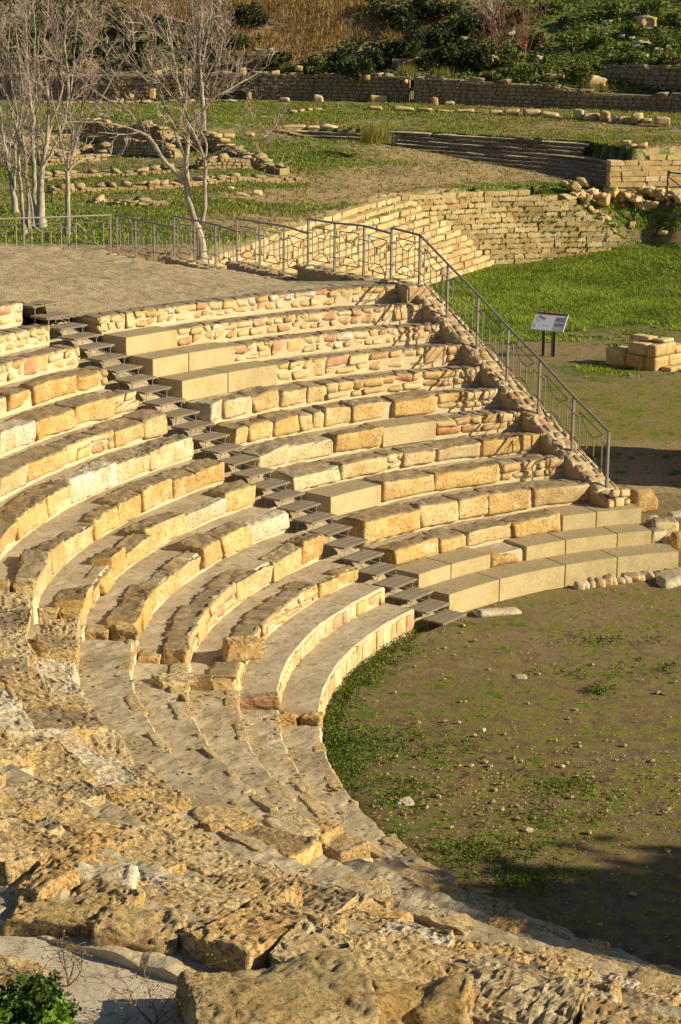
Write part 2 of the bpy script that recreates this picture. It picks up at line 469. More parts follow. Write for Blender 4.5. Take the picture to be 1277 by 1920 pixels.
def masonry(row, n, th0, th1, zb, zt, seed, big=1.0, lo=.17, hi=.40):
    """two courses of small stones set in mortar on the riser between th0 (left) and th1 (right, smaller)"""
    rs = np.random.default_rng(seed); R = RN[n]
    Ltot = rad(th0 - th1) * R; x = .02; H = zt - zb
    def one(xa, xb, za, zc):
        w, h = xb - xa - .014, zc - za - .012
        if w < .06: return
        th = th0 - math.degrees((xa + xb) / 2 / R)
        r = rs.random()
        mt = M_red if r < .055 else (M_white if r < .10 else M_mas)
        put_stone(row, R, th, za + .01 + rs.uniform(-.006, .006), w, .10, h, mt, seg=.07, rnd=min(.03, h * .3),
                  amp=.016, freq=9, skew=.03, maxn=8, r_off=rs.uniform(-.004, .014))
    while x < Ltot - .05:
        if rs.random() < .2:
            w = rs.uniform(.22, .42) * big; w = min(w, Ltot - x)
            one(x, x + w, zb + .015, zt + .008); x += w; continue
        span = min(rs.uniform(.7, 1.6), Ltot - x)
        hm = zb + H * rs.uniform(.42, .6)
        for za, zc in ((zb + .012, hm), (hm, zt + .008)):
            xx = x
            while xx < x + span - .04:
                w = rs.uniform(lo, hi) * big
                if xx + w > x + span - .1: w = x + span - xx
                one(xx, xx + w, za, zc + rs.uniform(-.012, .008)); xx += w
        x += span
    # a rough course of capping rubble bedded on top of the riser, seen from above
    x = 0.
    while x < Ltot - .08:
        w = rs.uniform(.2, .5); w = min(w, Ltot - x)
        put_stone(row, R, th0 - math.degrees((x + w / 2) / R), zt - .085, w * .99, rs.uniform(.34, .46), .10, M_big, seg=.075,
                  rnd=.03, amp=.014, freq=8, top=.022, skew=.012, maxn=10, r_off=.022)
        x += w

def new_block(row, n, th0, th1, zb, zt, depth=.68):
    """a long machine cut block following the curve of the row, with sharp arrises"""
    R = RN[n]; g = math.degrees(.008 / R); th0 -= g; th1 += g
    k = max(2, int((th0 - th1) * math.pi / 180 * R / .2)); V = []; c = .008
    prof = [(0, zb), (0, zt - c), (c, zt), (depth - c, zt), (depth, zt - c), (depth, zb)]
    ts = np.linspace(th0, th1, k + 1)
    e = math.degrees(c / R); ts = np.concatenate([[ts[0]], [ts[0] - e], ts[1:-1], [ts[-1] + e], [ts[-1]]])
    for i, t in enumerate(ts):
        sh = c if i in (0, len(ts) - 1) else 0
        for j, (r, z) in enumerate(prof):
            rr = R - .012 + (r + sh if j < 2 or (j == 2) else r - sh); zz = z - (sh if j in (1, 2, 3, 4) else 0)
            V.append((CX + rr * math.cos(rad(t)), CY + rr * math.sin(rad(t)), zz))
    m = len(prof); F = []
    for i in range(len(ts) - 1):
        for j in range(m - 1):
            a = i * m + j; F.append((a + m, a + m + 1, a + 1, a))
    ends = np.array([list(range(m)), [a + (len(ts) - 1) * m for a in range(m)][::-1]])
    F4 = np.array(F)
    if not inview(np.array(V).mean(0)): return
    part_world('new_block', V, [F4, ends], M_new, row, False)

def big_stone(row, n, ta, tb, zb, zt, rs, mat=None, near=False, proud=0., **kw):
    if near and n < 8:
        if rs.random() < .45: zt = zt - .035; kw.setdefault('D', rs.uniform(.22, .3))
        else: zt = zt + rs.uniform(.0, .05); kw.setdefault('D', rs.uniform(.34, .5))
    R = RN[n]; L = rad(abs(ta - tb)) * R - .012
    D = kw.get('D', rs.uniform(.40, .56))
    seg = kw.get('seg', .065 if not near else .04)
    return put_stone(row, R, (ta + tb) / 2, zb + .012, L, D, zt - zb + rs.uniform(.0, .045), mat or M_big, seg=seg,
                     rnd=kw.get('rnd', rs.uniform(.028, .055)), amp=kw.get('amp', .026), freq=kw.get('freq', 6.), top=kw.get('top', .04), skew=.028,
                     warp=kw.get('warp', .028), maxn=34, r_off=-.005 + rs.uniform(-.03, .02) + proud)

# right wedge: list of (kind, x0, x1) along the front top edge, in photograph pixels
A = {13: [('m', 184, 999)], 12: [('n', 235, 332), ('m', 332, 999)],
     11: [('n', 285, 353), ('n', 353, 440), ('m', 440, 999)],
     10: [('n', 340, 427), ('n', 427, 520), ('M', 520, 999)],
     9: [('w', 393, 420), ('b', 420, 473), ('b', 473, 525), ('b', 525, 578), ('b', 578, 612), ('M', 612, 999)],
     8: [('o', 440, 467), ('o', 467, 513), ('o', 513, 563), ('b', 563, 590), ('b', 590, 609), ('b', 609, 662), ('b', 662, 735), ('o', 735, 820), ('M', 820, 999)],
     7: [('b', 485, 541), ('b', 541, 628), ('o', 628, 717), ('n', 717, 818), ('M', 818, 999)],
     6: [('b', 553, 640), ('b', 640, 727), ('m', 727, 757), ('b', 757, 820), ('b', 820, 902), ('o', 902, 999)],
     5: [('n', 619, 715), ('b', 715, 815), ('o', 815, 940), ('M', 940, 999)],
     4: [('o', 679, 788), ('b', 788, 860), ('b', 860, 915), ('b', 915, 1000), ('b', 1000, 999)],
     3: [('o', 740, 828), ('b', 828, 875), ('b', 875, 962), ('o', 962, 1053), ('n', 1054, 1118), ('n', 1118, 1203)],
     2: [('n', 784, 845), ('n', 845, 920), ('k', 920, 975), ('n', 986, 1060), ('n', 1060, 1157), ('n', 1157, 1222), ('b', 1222, 1252)],
     1: [('n', 841, 936), ('n', 936, 1059), ('n', 1059, 1157), ('n', 1157, 1273)]}
LOOK_A = {13: 'topmost band of small mortared stones', 12: 'one new block, then small mortared stones',
          11: 'two new blocks, then small mortared stones', 10: 'two new blocks, then larger mortared stones',
          9: 'white mortar wedge, then old pale stones', 8: 'bright orange-yellow old stones beside the steps',
          7: 'old stones with one new block near its middle', 6: 'old rounded stones, cracked one at the wall',
          5: 'new block by the steps, long yellow stone', 4: 'old stones ending under the foot of the wall',
          3: 'old stones ending in two new blocks', 2: 'low new blocks around one brown old stone',
          1: 'four long new blocks along the orchestra'}
def seat_row(label, n, th):
    return thing('stone_seat_row', label, 'seat row', tuple(pol(RN[n], th, ZN[n - 1])), group='curved stone seat rows of the theatre')

def fill(row, n, segs, lo, hi, zb, zt, rs, xlo, xhi, endth):
    for kind, x0, x1 in segs:
        t0 = th_px(n, x0, lo, hi) if x0 > xlo else hi
        t1 = th_px(n, x1, lo, hi) if (x1 != 999) else endth
        if t0 - t1 < .3: continue
        if kind == 'm': masonry(row, n, t0, t1, zb, zt, n * 31 + int(x0))
        elif kind == 'M': masonry(row, n, t0, t1, zb, zt, n * 31 + int(x0), 1.5)
        elif kind == 'n': new_block(row, n, t0, t1, zb - .02, zt + .012, .66 if n < 4 else .60)
        elif kind == 'b': big_stone(row, n, t0, t1, zb, zt, rs)
        elif kind == 'o': big_stone(row, n, t0, t1, zb, zt, rs, mat=M_yel)
        elif kind == 'k': big_stone(row, n, t0, t1, zb, zt - .08, rs, mat=M_orange)
        elif kind in 'wp': big_stone(row, n, t0, t1, zb, zt, rs, mat=M_white)
M_yel = stone_mat('yellow_limestone', [(.61, .43, .175), (.55, .365, .14), (.61, .45, .205)], 1., topcol=(.15, .11, .065))

for n in range(13, 0, -1):
    R = RN[n]; th_s = 144.25 - math.degrees(GAP / R); th_w = th_wall(R)
    end = th_w
    if n in (1, 2, 3): end = th_px(n, {1: 1273, 2: 1250, 3: 1203}[n], 95, 144)
    row = seat_row('%s row up, right of wooden stairs: %s' % (ORD[n], LOOK_A[n]), n, 130)
    zb, zt = ZN[n - 1], ZN[n]
    if n == 1: zb = -.06
    wall_end = end - (1.5 if n > 3 else 0)
    t_left = th_px(n, A[n][0][1], 100, 147)
    body(row, n, t_left - .35, wall_end, zt - .04, zb - .25, M_mortar, r_in=.022 if n > 9 else .04)
    rs = np.random.default_rng(n + 100)
    fill(row, n, A[n], 95, 147, zb, zt, rs, -99, 0, end)

# wedge to the left of the stairs
B = {14: [('m', -150, 72)], 13: [('m', -150, 125)], 12: [('m', -150, 40), ('M', 40, 178)],
     11: [('o', -80, -30), ('b', -30, 15), ('o', 15, 62), ('o', 62, 146), ('o', 146, 190), ('m', 190, 230)],
     10: [('b', -60, 0), ('w', 0, 66), ('o', 66, 142), ('b', 142, 215), ('m', 215, 283)],
     9: [('b', -60, 0), ('b', 0, 50), ('o', 50, 125), ('M', 125, 215), ('b', 215, 272), ('b', 272, 325)],
     8: [('b', -60, -10), ('b', -10, 33), ('o', 33, 88), ('o', 88, 137), ('w', 137, 220), ('b', 220, 285), ('b', 285, 387)],
     7: [('b', 62, 120), ('b', 120, 175), ('o', 175, 225), ('o', 225, 266), ('b', 266, 325), ('b', 325, 370), ('o', 370, 443)],
     6: [('o', 196, 235), ('o', 235, 278), ('b', 278, 345), ('w', 345, 427), ('o', 427, 502)],
     5: [('o', 272, 300), ('b', 300, 330), ('b', 330, 378), ('b', 378, 418), ('o', 418, 470), ('w', 470, 562)],
     4: [('M', 360, 445), ('b', 445, 510), ('b', 510, 567), ('o', 567, 628)],
     3: [('M', 497, 600), ('o', 600, 692)], 2: [('m', 500, 725)], 1: [('v', 600, 787)]}
LOOK_B = {14: 'topmost, small mortared stones', 13: 'small mortared stones ending at the steps',
          12: 'mortared stones, one reddish', 11: 'rounded yellow stones with small mortared end', 10: 'large pale rounded stone, pinkish one near the steps',
          9: 'old stones bulging round to the photo edge', 8: 'large pale block touching the steps', 7: 'long curve of blocks, broken at its left',
          6: 'one white stone, big brown broken end', 5: 'old blocks, pale block by the steps', 4: 'pale old blocks with wide smooth tread',
          3: 'orange block at its broken end', 2: 'low narrow ledge of small mortared stones', 1: 'broad bench of upright stones edging the orchestra'}
for n in range(14, 0, -1):
    R = RN[n]; th_s = 144.25 + math.degrees(GAP / R)
    row = seat_row('%s row up, left of wooden stairs: %s' % (ORD[n], LOOK_B[n]), n, 160)
    zb, zt = ZN[n - 1], ZN[n]
    if n == 1: zb = -.12
    low = (.004 if n < 3 else .03) if n < 8 else .04
    body(row, n, th_s + .1, 179.6, zt - low, zb - .25, M_mortar, r_in=.018 if (n < 3 or n > 11) else .04)
    rs = np.random.default_rng(n + 300)
    segs = B[n][:-1] + [(B[n][-1][0], B[n][-1][1], 5000)]
    if n < 8:
        k = 2 if n != 2 else 1; dR_ = (RN[n + 1] - RN[n]) / k
        for q in range(k):
            put_stone(row, RN[n] + dR_ * q + .015, 179.75, zb - .02, .20, dR_ - .03, zt - zb + rs.uniform(-.03, .015), [M_orange, M_big, M_golden, M_mas][rs.integers(4)], seg=.04, rnd=.03, amp=.025, freq=8, top=.02,
                      skew=.04, warp=.04, name='broken_end_stone', smooth=False, maxn=20)
    first = True
    for kind, x0, x1 in segs:
        hi = th_px(n, x0, 143, 179.6) if not (first and n < 8) else 179.7
        lo_ = th_s if x1 == 5000 else th_px(n, x1, 143, 179.6)
        if first and n >= 8: hi = min(179.7, hi + 4)
        first = False
        if hi - lo_ < .3: continue
        if kind in 'mM' and n > 2: masonry(row, n, hi, lo_, zb, zt, n * 57 + int(x0) + 999, 1.0 if kind == 'm' else 1.4)
        elif kind == 'm':
            ts = hi
            while ts > lo_ + .5:
                w = rs.uniform(1.0, 2.6); w = min(w, ts - lo_)
                put_stone(row, R, ts - w / 2, zb, rad(w) * R - .02, .12, zt - zb - rs.uniform(.02, .05), M_mas, seg=.07, rnd=.03, amp=.016, freq=8, maxn=8, r_off=.0)
                ts -= w
        elif kind == 'v':
            ts = hi
            while ts > lo_ + .4:
                w = rs.uniform(1.1, 2.4); w = min(w, ts - lo_)
                put_stone(row, R, ts - w / 2, zb, rad(w) * R - .02, .13, zt - zb - rs.uniform(.02, .07), M_mas, seg=.06, rnd=.035, amp=.018, freq=7, maxn=9, r_off=rs.uniform(-.004, .008))
                ts -= w
        else:
            mt = {'b': M_big, 'o': M_yel, 'w': M_white}[kind]
            if hi - lo_ > 7 and kind != 'w':
                k = int((hi - lo_) / 4) + 1
                e = np.linspace(hi, lo_, k + 1)
                for a_, b_ in zip(e[:-1], e[1:]): big_stone(row, n, a_, b_, zb, zt, rs, mt, near=n < 9)
            else: big_stone(row, n, hi, lo_, zb, zt + .01, rs, mt, near=n < 9)

# the worn wedge beyond the broken ends: smooth low treads below, loose big blocks above
DS = .133
def zc(n): return ZN[n] - (DS if n <= 6 else .05) if n > 0 else -.05
rs = np.random.default_rng(55)
for n in range(1, 16):
    R = RN[n]
    th_a, th_b = 181.2, 216 - math.degrees(.3 / R)
    lab = ['', 'lowest broad worn tread curving along the grass of the orchestra', 'narrow worn ledge just above the lowest broad tread',
           'third worn tread up, with grey smooth mortar top', 'fourth worn tread up, bearing a loose dark stone at its far end',
           'fifth worn tread up, ending in a pale squared block', 'sixth row up in the worn wedge, red and grey pitted blocks on it',
           'seventh row up in the worn wedge, large pale pitted blocks', 'eighth row up in the worn wedge, blocks lying on the left edge',
           'ninth row up in the worn wedge', 'tenth row up in the worn wedge', 'eleventh row up in the worn wedge', 'twelfth row up in the worn wedge',
           'thirteenth row up in the worn wedge', 'fourteenth row up in the worn wedge', 'fifteenth row up in the worn wedge'][n]
    if not any(inview(pol(R, t, ZN[n]), 60) for t in range(181, 217)): continue
    row = seat_row(lab if n < 9 else lab + ', rough pitted blocks in the lower left', n, 198)
    zt = zc(n); zb = zc(n - 1)
    body(row, n, th_a, th_b, zt - (.0 if n < 6 else .07), zb - .3, M_worn, r_in=.0 if n < 6 else .06, rough=.022, segl=.08)
    if n < 6:      # broken edging stones bedded flush in the nosing
        t = th_a
        while t < th_b:
            w = rs.uniform(1.2, 4.5)
            if rs.random() < .55:
                put_stone(row, R, t + w / 2, zt - .17, rad(w) * R * .97, rs.uniform(.10, .3), .185, M_near, seg=.05, rnd=.035, amp=.014, freq=6, top=.02, warp=.02, r_off=-.015)
            t += w
        if n in (1, 4, 5, 3):
            big_stone(row, n, th_b - 3.0, th_b - .2, zb, zt + .02 + .05 * (n > 1), rs, M_near, near=True, D=.45)
    else:
        t = th_a + .3
        while t < th_b - .8:
            w = math.degrees(rs.uniform(.5, 1.05) / R); w = min(w, th_b - t)
            if th_b - t - w < 1.2: w = th_b - t
            mt = [M_near, M_near, M_near, M_big, M_white][rs.integers(5)]
            put_stone(row, R, t + w / 2, zb + .01, rad(w) * R - .03, rs.uniform(.48, .66), zt - zb + rs.uniform(-.02, .07), mt,
                      seg=.035 if n < 11 else .03, rnd=rs.uniform(.03, .055), amp=.020, freq=9., top=.035, skew=.05, warp=.04, maxn=40,
                      tilt=(rs.uniform(-.05, .05), rs.uniform(-.05, .05), rs.uniform(-.04, .04)), r_off=rs.uniform(-.04, .03), smooth=False)
            t += w

# wedge at the near side
def off_d(t): return -.04 * max(0, t - 216)
rs = np.random.default_rng(77)
for n in range(1, 16):
    R0 = RN[n]
    th_a, th_b = 216 + math.degrees(.3 / R0), 252.5
    if n == 1: th_a = 219.3
    lab = 'row %s up at the near side, %s' % (ORD[n], 'grey worn tread running to the lower right' if n < 8 else 'heavily pitted loose blocks in the foreground')
    lab = lab.replace('row %s' % ORD[n], '%s row' % ORD[n])
    row = seat_row(lab, n, 230)
    zt = zc(n) - (.0 if n != 1 else .05); zb = zc(n - 1)
    body(row, n, th_a, th_b, zt - (.0 if n < 8 else .09), zb - .3, M_worn, r_in=-.10, r_out=.0, rough=.03, segl=.06)
    if n < 8:
        t = th_a
        while t < th_b:
            w = math.degrees(rs.uniform(.25, .8) / R0)
            p = .5 if n < 3 else (.45 if t < 226 else .62)
            if rs.random() < p:
                tall = rs.random() < (.16 if n > 2 else .05)
                put_stone(row, R0 - .12, t + w / 2, zt - .17, rad(w) * R0 * .95, rs.uniform(.16, .38) + .16 * tall, .185 + rs.uniform(.0, .025) + .12 * tall, M_near, seg=.035,
                          rnd=.045 + .03 * tall, amp=.022, freq=5.5, top=.035, warp=.03, skew=.03, r_off=rs.uniform(-.02, .03))
            t += w
    else:
        t = th_a + .2
        while t < th_b - .8:
            w = math.degrees(rs.uniform(.28, .8) / R0)
            if rs.random() < .9:
                mt = [M_near, M_near, M_near, M_near, M_big, M_orange if rs.random() < .4 else M_near, M_white if rs.random() < .4 else M_near][rs.integers(7)]
                put_stone(row, R0 - .1, t + w / 2, zb + rs.uniform(-.0, .025), rad(w) * R0 - .04, rs.uniform(.36, .58), zt - zb + rs.uniform(-.09, .05), mt,
                          seg=.022, rnd=rs.uniform(.025, .045), amp=.018, freq=10., top=.03, skew=.04, warp=.04, maxn=46,
                          tilt=(rs.uniform(-.04, .04), rs.uniform(-.03, .03), rs.uniform(-.08, .08)), r_off=rs.uniform(-.05, .05), smooth=False)
            t += w

# two worn radial passages between the wedges
for name_, thc, hw, lab in (('worn_stairway', 180.35, .24, 'eroded radial stairway under the broken row ends, left of the orchestra'),
                            ('worn_stairway', 216.0, .34, 'eroded radial stairway running down among rough blocks at the lower centre')):
    st = thing(name_, lab, 'stairway', tuple(pol(11, thc, .5)))
    for n in range(1, 15):
        R = RN[n]; a = math.degrees((hw + .12) / R)
        if not inview(pol(R, thc, ZN[n]), 100): continue
        body(st, n, thc - a, thc + a, zc(n) - .17, zc(n - 1) - .4, M_worn, r_in=-.02, r_out=.03, rough=.03, segl=.06, name='worn_step')

# ------------------------------------------------------------------ terrace wall with its railings
BACK = [(1.57, 42.83, 4.14, 786), (1.01, 43.94, 4.14, 733), (.44, 45.05, 4.05, 682), (-.20, 46.31, 3.96, 627), (-.81, 47.50, 3.91, 578), (-1.40, 48.66, 3.61, 532),
        (-2.01, 49.86, 3.55, 487), (-2.62, 51.07, 3.50, 444), (-3.22, 52.24, 3.21, 404), (-3.83, 53.43, 3.18, 365), (-4.45, 54.65, 3.14, 327),
        (-5.09, 55.89, 2.81, 290), (-5.71, 57.12, 2.76, 255), (-6.36, 58.39, 2.72, 220)]
mid0 = WA + wnr * WTH * .5
def on_mid(x, y):
    r = ray(x, y); k = (wnr @ mid0) / (wnr @ r[:2]); return np.array([r[0] * k, r[1] * k, CAMZ + r[2] * k])
slope_posts = [on_mid(x, y) for x, y in ((786, 540), (838, 596), (894, 655), (950, 717), (1009, 779), (1072, 850), (1137, 917))]

tw = thing('terrace_wall', 'sloping rubble retaining wall carrying the railing, closing the right end of the seats', 'wall', (3, 40, 1))
# sloped wall core: profile along the wall, from its foot to the corner
def wall_core():
    p_end = slope_posts[-1][:2] - wdir * .35; p_top = WB + wnr * WTH / 2
    L = np.linalg.norm(p_top - p_end); k = 60; V = []
    s_p = [(p[:2] - p_end) @ wdir for p in slope_posts][::-1]; z_p = [p[2] for p in slope_posts][::-1]
    s_p = [0] + list(s_p); z_p = [z_p[0] - .14] + list(z_p)
    for i in range(k + 1):
        s = (L + .5) * i / k; z = np.interp(s, s_p, z_p); c = p_end + wdir * s
        for a, zz in ((-.5, -.2), (-.5, z * .5), (-.49, z - .03), (-.42, z), (-.2, z + .015), (0, z + .02), (.2, z + .01), (.42, z - .01), (.5, z - .04), (.5, z * .5), (.5, -.2)):
            q = c + wnr * WTH * a; V.append((q[0], q[1], zz))
    m = 11; V = np.array(V)
    V += (np.stack([fbm(V * 4 + 7 * a, 4, a) for a in range(3)], 1)) * [.035, .035, .05]
    F = [(i * m + j, i * m + j + m, i * m + j + m + 1, i * m + j + 1) for i in range(k) for j in range(m - 1)]
    part_world('wall_core', V, [np.array(F), np.array([list(range(m)), list(range(k * m, k * m + m))[::-1]])], M_tw, tw, False)
    return p_end, s_p, z_p, L
def tw_mat():
    m = mortar_mat('terrace_wall_mortar', (.52, .37, .22), (.42, .27, .14), (.52, .41, .28), (.42, .31, .19)); return m
M_tw = tw_mat()
p_end, s_p, z_p, LW = wall_core()
rs = np.random.default_rng(5)
s = .05
while s < LW + .3:            # capping stones of the slope, three or four abreast
    a = -WTH / 2 + .02
    ds_ = rs.uniform(.14, .26)
    while a < WTH / 2 - .05:
        w = rs.uniform(.12, .26); w = min(w, WTH / 2 - a)
        z = np.interp(s + ds_ / 2, s_p, z_p); sl_ = (np.interp(s + ds_, s_p, z_p) - np.interp(s, s_p, z_p)) / ds_
        V, F = stone_local(ds_ * .92, w * .9, .09, .06, .035, .014, 9, 0, .012, 8)
        cc = p_end + wdir * (s + ds_ / 2) + wnr * (a + w / 2)
        X = np.stack([cc[0] + wdir[0] * V[:, 0] + wnr[0] * V[:, 1], cc[1] + wdir[1] * V[:, 0] + wnr[1] * V[:, 1], z + sl_ * V[:, 0] + V[:, 2] + rs.uniform(-.02, .012)], 1)
        part_world('capping_stone', X, F, M_red if rs.random() < .06 else M_mas, tw, True)
        a += w
    s += ds_
# end face stones
for i in range(5):
    V, F = stone_local(.12, rs.uniform(.14, .26), rs.uniform(.1, .2), .05, .04, .012, 9, 0, .01, 8)
    cc = p_end + wnr * ((-.2, .0, .2, -.1, .14)[i]) - wdir * .0
    X = np.stack([cc[0] + wdir[0] * V[:, 0] + wnr[0] * V[:, 1], cc[1] + wdir[1] * V[:, 0] + wnr[1] * V[:, 1], V[:, 2] + (.93, .94, .92, 1.12, 1.1)[i]], 1)
    part_world('end_stone', X, F, M_mas, tw, True)

# stepped back wall, four sections dropping away to the left
rsB = np.random.default_rng(15)
secs = [[0, 1], [1, 4], [4, 7], [7, 10], [10, 13]]
seclab = ['short level wall section at the corner above the seats', 'first dark stepped wall section behind the top row, nearest the corner', 'middle dark stepped wall section behind the netted bank',
          'third dark stepped wall section behind the netted bank', 'farthest low stepped wall section, beside the tree trunk and fence']
for (a, b_), lb in zip(secs, seclab):
    P0, P1 = np.array(BACK[a][:3]), np.array(BACK[b_][:3])
    z0 = BACK[a][2] if a else 4.14; z1 = BACK[b_][2] + .02
    if a: z0, z1 = BACK[a + 1][2] + .08 if False else BACK[a][2], max(BACK[b_ - 1][2] - .04, 0)
    if a: z0 = BACK[a][2]
    # the high end of a section is its far-left post; the photo's rails rise to the left inside each section
    W = thing('stepped_wall', lb, 'wall', tuple((P0 + P1) / 2 * [1, 1, 0] + [0, 0, 2]), group='stepped sections of the back wall')
    dr = (P1 - P0)[:2]; L = np.linalg.norm(dr); dr /= L; nr_ = np.array([dr[1], -dr[0]]) * 1.0
    k = max(4, int(L / .15)); V = []
    zz0, zz1 = BACK[a][2] if a == 0 else BACK[a + 1][2] - (BACK[b_][2] - BACK[a + 1][2]) * 0, BACK[b_][2]
    if a: zz0 = BACK[a][2] if False else BACK[a + 1][2]
    for i in range(k + 1):
        s = L * i / k; z = zz0 + (zz1 - zz0) * i / k; c = P0[:2] + dr * s
        for q, zq in ((-.28, -.5), (-.28, z * .6), (-.27, z - .03), (-.2, z), (0, z + .01), (.2, z), (.27, z - .03), (.28, z * .6), (.28, -.5)):
            p = c + nr_ * q; V.append((p[0], p[1], zq))
    V = np.array(V); m = 9
    V += (np.stack([fbm(V * 4 + 7 * t, 4, t) for t in range(3)], 1)) * [.02, .02, .045]
    F = [(i * m + j, i * m + j + m, i * m + j + m + 1, i * m + j + 1) for i in range(k) for j in range(m - 1)]
    part_world('wall_core', V, [np.array(F), np.array([list(range(m)), list(range(k * m, k * m + m))[::-1]])], M_tw, W, False)
    s = 0
    while s < L - .1:
        ds_ = rsB.uniform(.18, .4)
        for q in (-.16, .12):
            z = zz0 + (zz1 - zz0) * (s + ds_ / 2) / L
            V, F = stone_local(ds_ * .93, .26, .09, .08, .035, .015, 9, 0, .012, 6)
            cc = P0[:2] + dr * (s + ds_ / 2) + nr_ * q
            X = np.stack([cc[0] + dr[0] * V[:, 0] + nr_[0] * V[:, 1], cc[1] + dr[1] * V[:, 0] + nr_[1] * V[:, 1], z + V[:, 2] + rsB.uniform(-.02, .015)], 1)
            part_world('capping_stone', X, F, M_mas, W, True)
        s += ds_

# bars and tubes
def tube(pts, r, sides=6, cap=True):
    """pts (n,3), r scalar or (n,) -> V, F"""
    pts = np.asarray(pts, float); n = len(pts); r = np.broadcast_to(np.asarray(r, float), (n,))
    d = np.gradient(pts, axis=0); d /= np.maximum(np.linalg.norm(d, axis=1, keepdims=True), 1e-9)
    ref = np.where(np.abs(d[:, 2:3]) > .9, np.array([[1., 0, 0]]), np.array([[0, 0, 1.]]))
    a = np.cross(d, ref); a /= np.maximum(np.linalg.norm(a, axis=1, keepdims=True), 1e-9); b = np.cross(d, a)
    ang = np.arange(sides) * 2 * math.pi / sides
    V = pts[:, None] + r[:, None, None] * (a[:, None] * np.cos(ang)[None, :, None] + b[:, None] * np.sin(ang)[None, :, None])
    V = V.reshape(-1, 3)
    i = np.arange(n - 1)[:, None] * sides; j = np.arange(sides)[None]; j2 = (j + 1) % sides
    F = np.stack([i + j, i + j2, i + sides + j2, i + sides + j], -1).reshape(-1, 4)
    return V, F
class Bag:
    def __init__(s): s.V = []; s.F = []; s.n = 0; s.C = []
    def add(s, V, F, c=None):
        s.V.append(np.asarray(V, float)); s.F.append(np.asarray(F) + s.n); s.n += len(V)
        if c is not None: s.C.append(np.broadcast_to(np.append(c, 1) if len(np.shape(c)) == 1 else c, (len(V), 4)))
    def bar(s, a, b, r, sides=5): s.add(*tube([a, b], r, sides))
    def box(s, c, X, Y, Z):
        """c centre, X Y Z half axes"""
        c, X, Y, Z = map(lambda q: np.asarray(q, float), (c, X, Y, Z))
        P, F = lattice(1, 1, 1); s.add(c + P[:, :1] * X + P[:, 1:2] * Y + P[:, 2:] * Z, F)
    def part(s, name, mat, parent, smooth=False):
        V = np.concatenate(s.V); C = np.concatenate(s.C) if s.C else None
        return part_world(name, V, [f for f in s.F] if False else np.concatenate(s.F), mat, parent, smooth, C)
UP = np.array([0, 0, 1.])
def railing(label, posts, h=1.1, mat=None, wide=False, lastpost=True, rise=True):
    mat = mat or M_rail
    posts = [np.asarray(p, float) for p in posts]
    T = thing('railing', label, 'railing', tuple(posts[0]), group='steel railings along the theatre wall')
    for i, p in enumerate(posts):
        if i == len(posts) - 1 and not lastpost: continue
        b = Bag(); d = (posts[min(i + 1, len(posts) - 1)] - posts[max(i - 1, 0)])[:2]; d = d / np.linalg.norm(d)
        X = np.array([d[0], d[1], 0]) * .022; Y = np.array([-d[1], d[0], 0]) * .022
        b.box(p + UP * (h / 2 - .06), X, Y, UP * (h / 2 + .06)); b.part('post', mat, T)
    b = Bag()
    for p, q in zip(posts[:-1], posts[1:]): 
        b.bar(p + UP * h, q + UP * h, .025, 6)
    b.part('top_rail', mat, T)
    for p, q in zip(posts[:-1], posts[1:]):
        b = Bag(); g = lambda u, v: p + (q - p) * u + UP * v
        u0, u1 = .17, .83; v0, v1 = .17 * h, .84 * h; w0, w1 = .33 * h, .64 * h; a0, a1 = .40, .60
        if wide: a0, a1 = .40, .60
        r = .011
        for A_, B_ in (((u0, v0), (u1, v0)), ((u1, v0), (u1, v1)), ((u1, v1), (u0, v1)), ((u0, v1), (u0, v0)),
                       ((a0, w0), (a1, w0)), ((a1, w0), (a1, w1)), ((a1, w1), (a0, w1)), ((a0, w1), (a0, w0)),
                       ((u0, v0), (a0, w0)), ((u1, v0), (a1, w0)), ((u0, v1), (a0, w1)), ((u1, v1), (a1, w1)),
                       ((0, .30 * h), (u0, .30 * h)), ((u1, .30 * h), (1, .30 * h)), ((0, .72 * h), (u0, .72 * h)), ((u1, .72 * h), (1, .72 * h))):
            b.bar(g(*A_), g(*B_), r, 4)
        b.part('panel', mat, T)
    return T
sp = slope_posts
railing('long sloping railing running down the terrace wall beside the seats', sp)
def BP(i, dz=0): return np.array(BACK[i][:3]) + [0, 0, dz]
railing('short level railing at the top corner of the terrace wall', [BP(1), sp[0]])
railing('railing section of three panels, first left of the corner', [BP(4), BP(3), BP(2), BP(1, -.12)], lastpost=False)
railing('railing section of three panels in the middle of the back wall', [BP(7), BP(6), BP(5), BP(4, -.33)], lastpost=False)
railing('railing section in front of the single bare tree trunk', [BP(10), BP(9), BP(8), BP(7, -.32)], lastpost=False)
railing('farthest railing section, left of the single bare tree', [BP(13), BP(12), BP(11), BP(10, -.3)], lastpost=False)
# the pale fence running off to the left
fz = 2.72
F0 = np.array([-6.55, 58.5, fz])
fl = [F0]
for x in (130, 46, -40, -130): 
    D = 58.5 - (211 - x) * .006; p = atD(x, 470, D); fl.append(np.array([p[0], D, fz - .0]))
railing('pale fence of square panels under the cluster of bare trees at the left', fl, mat=M_galv, wide=True)

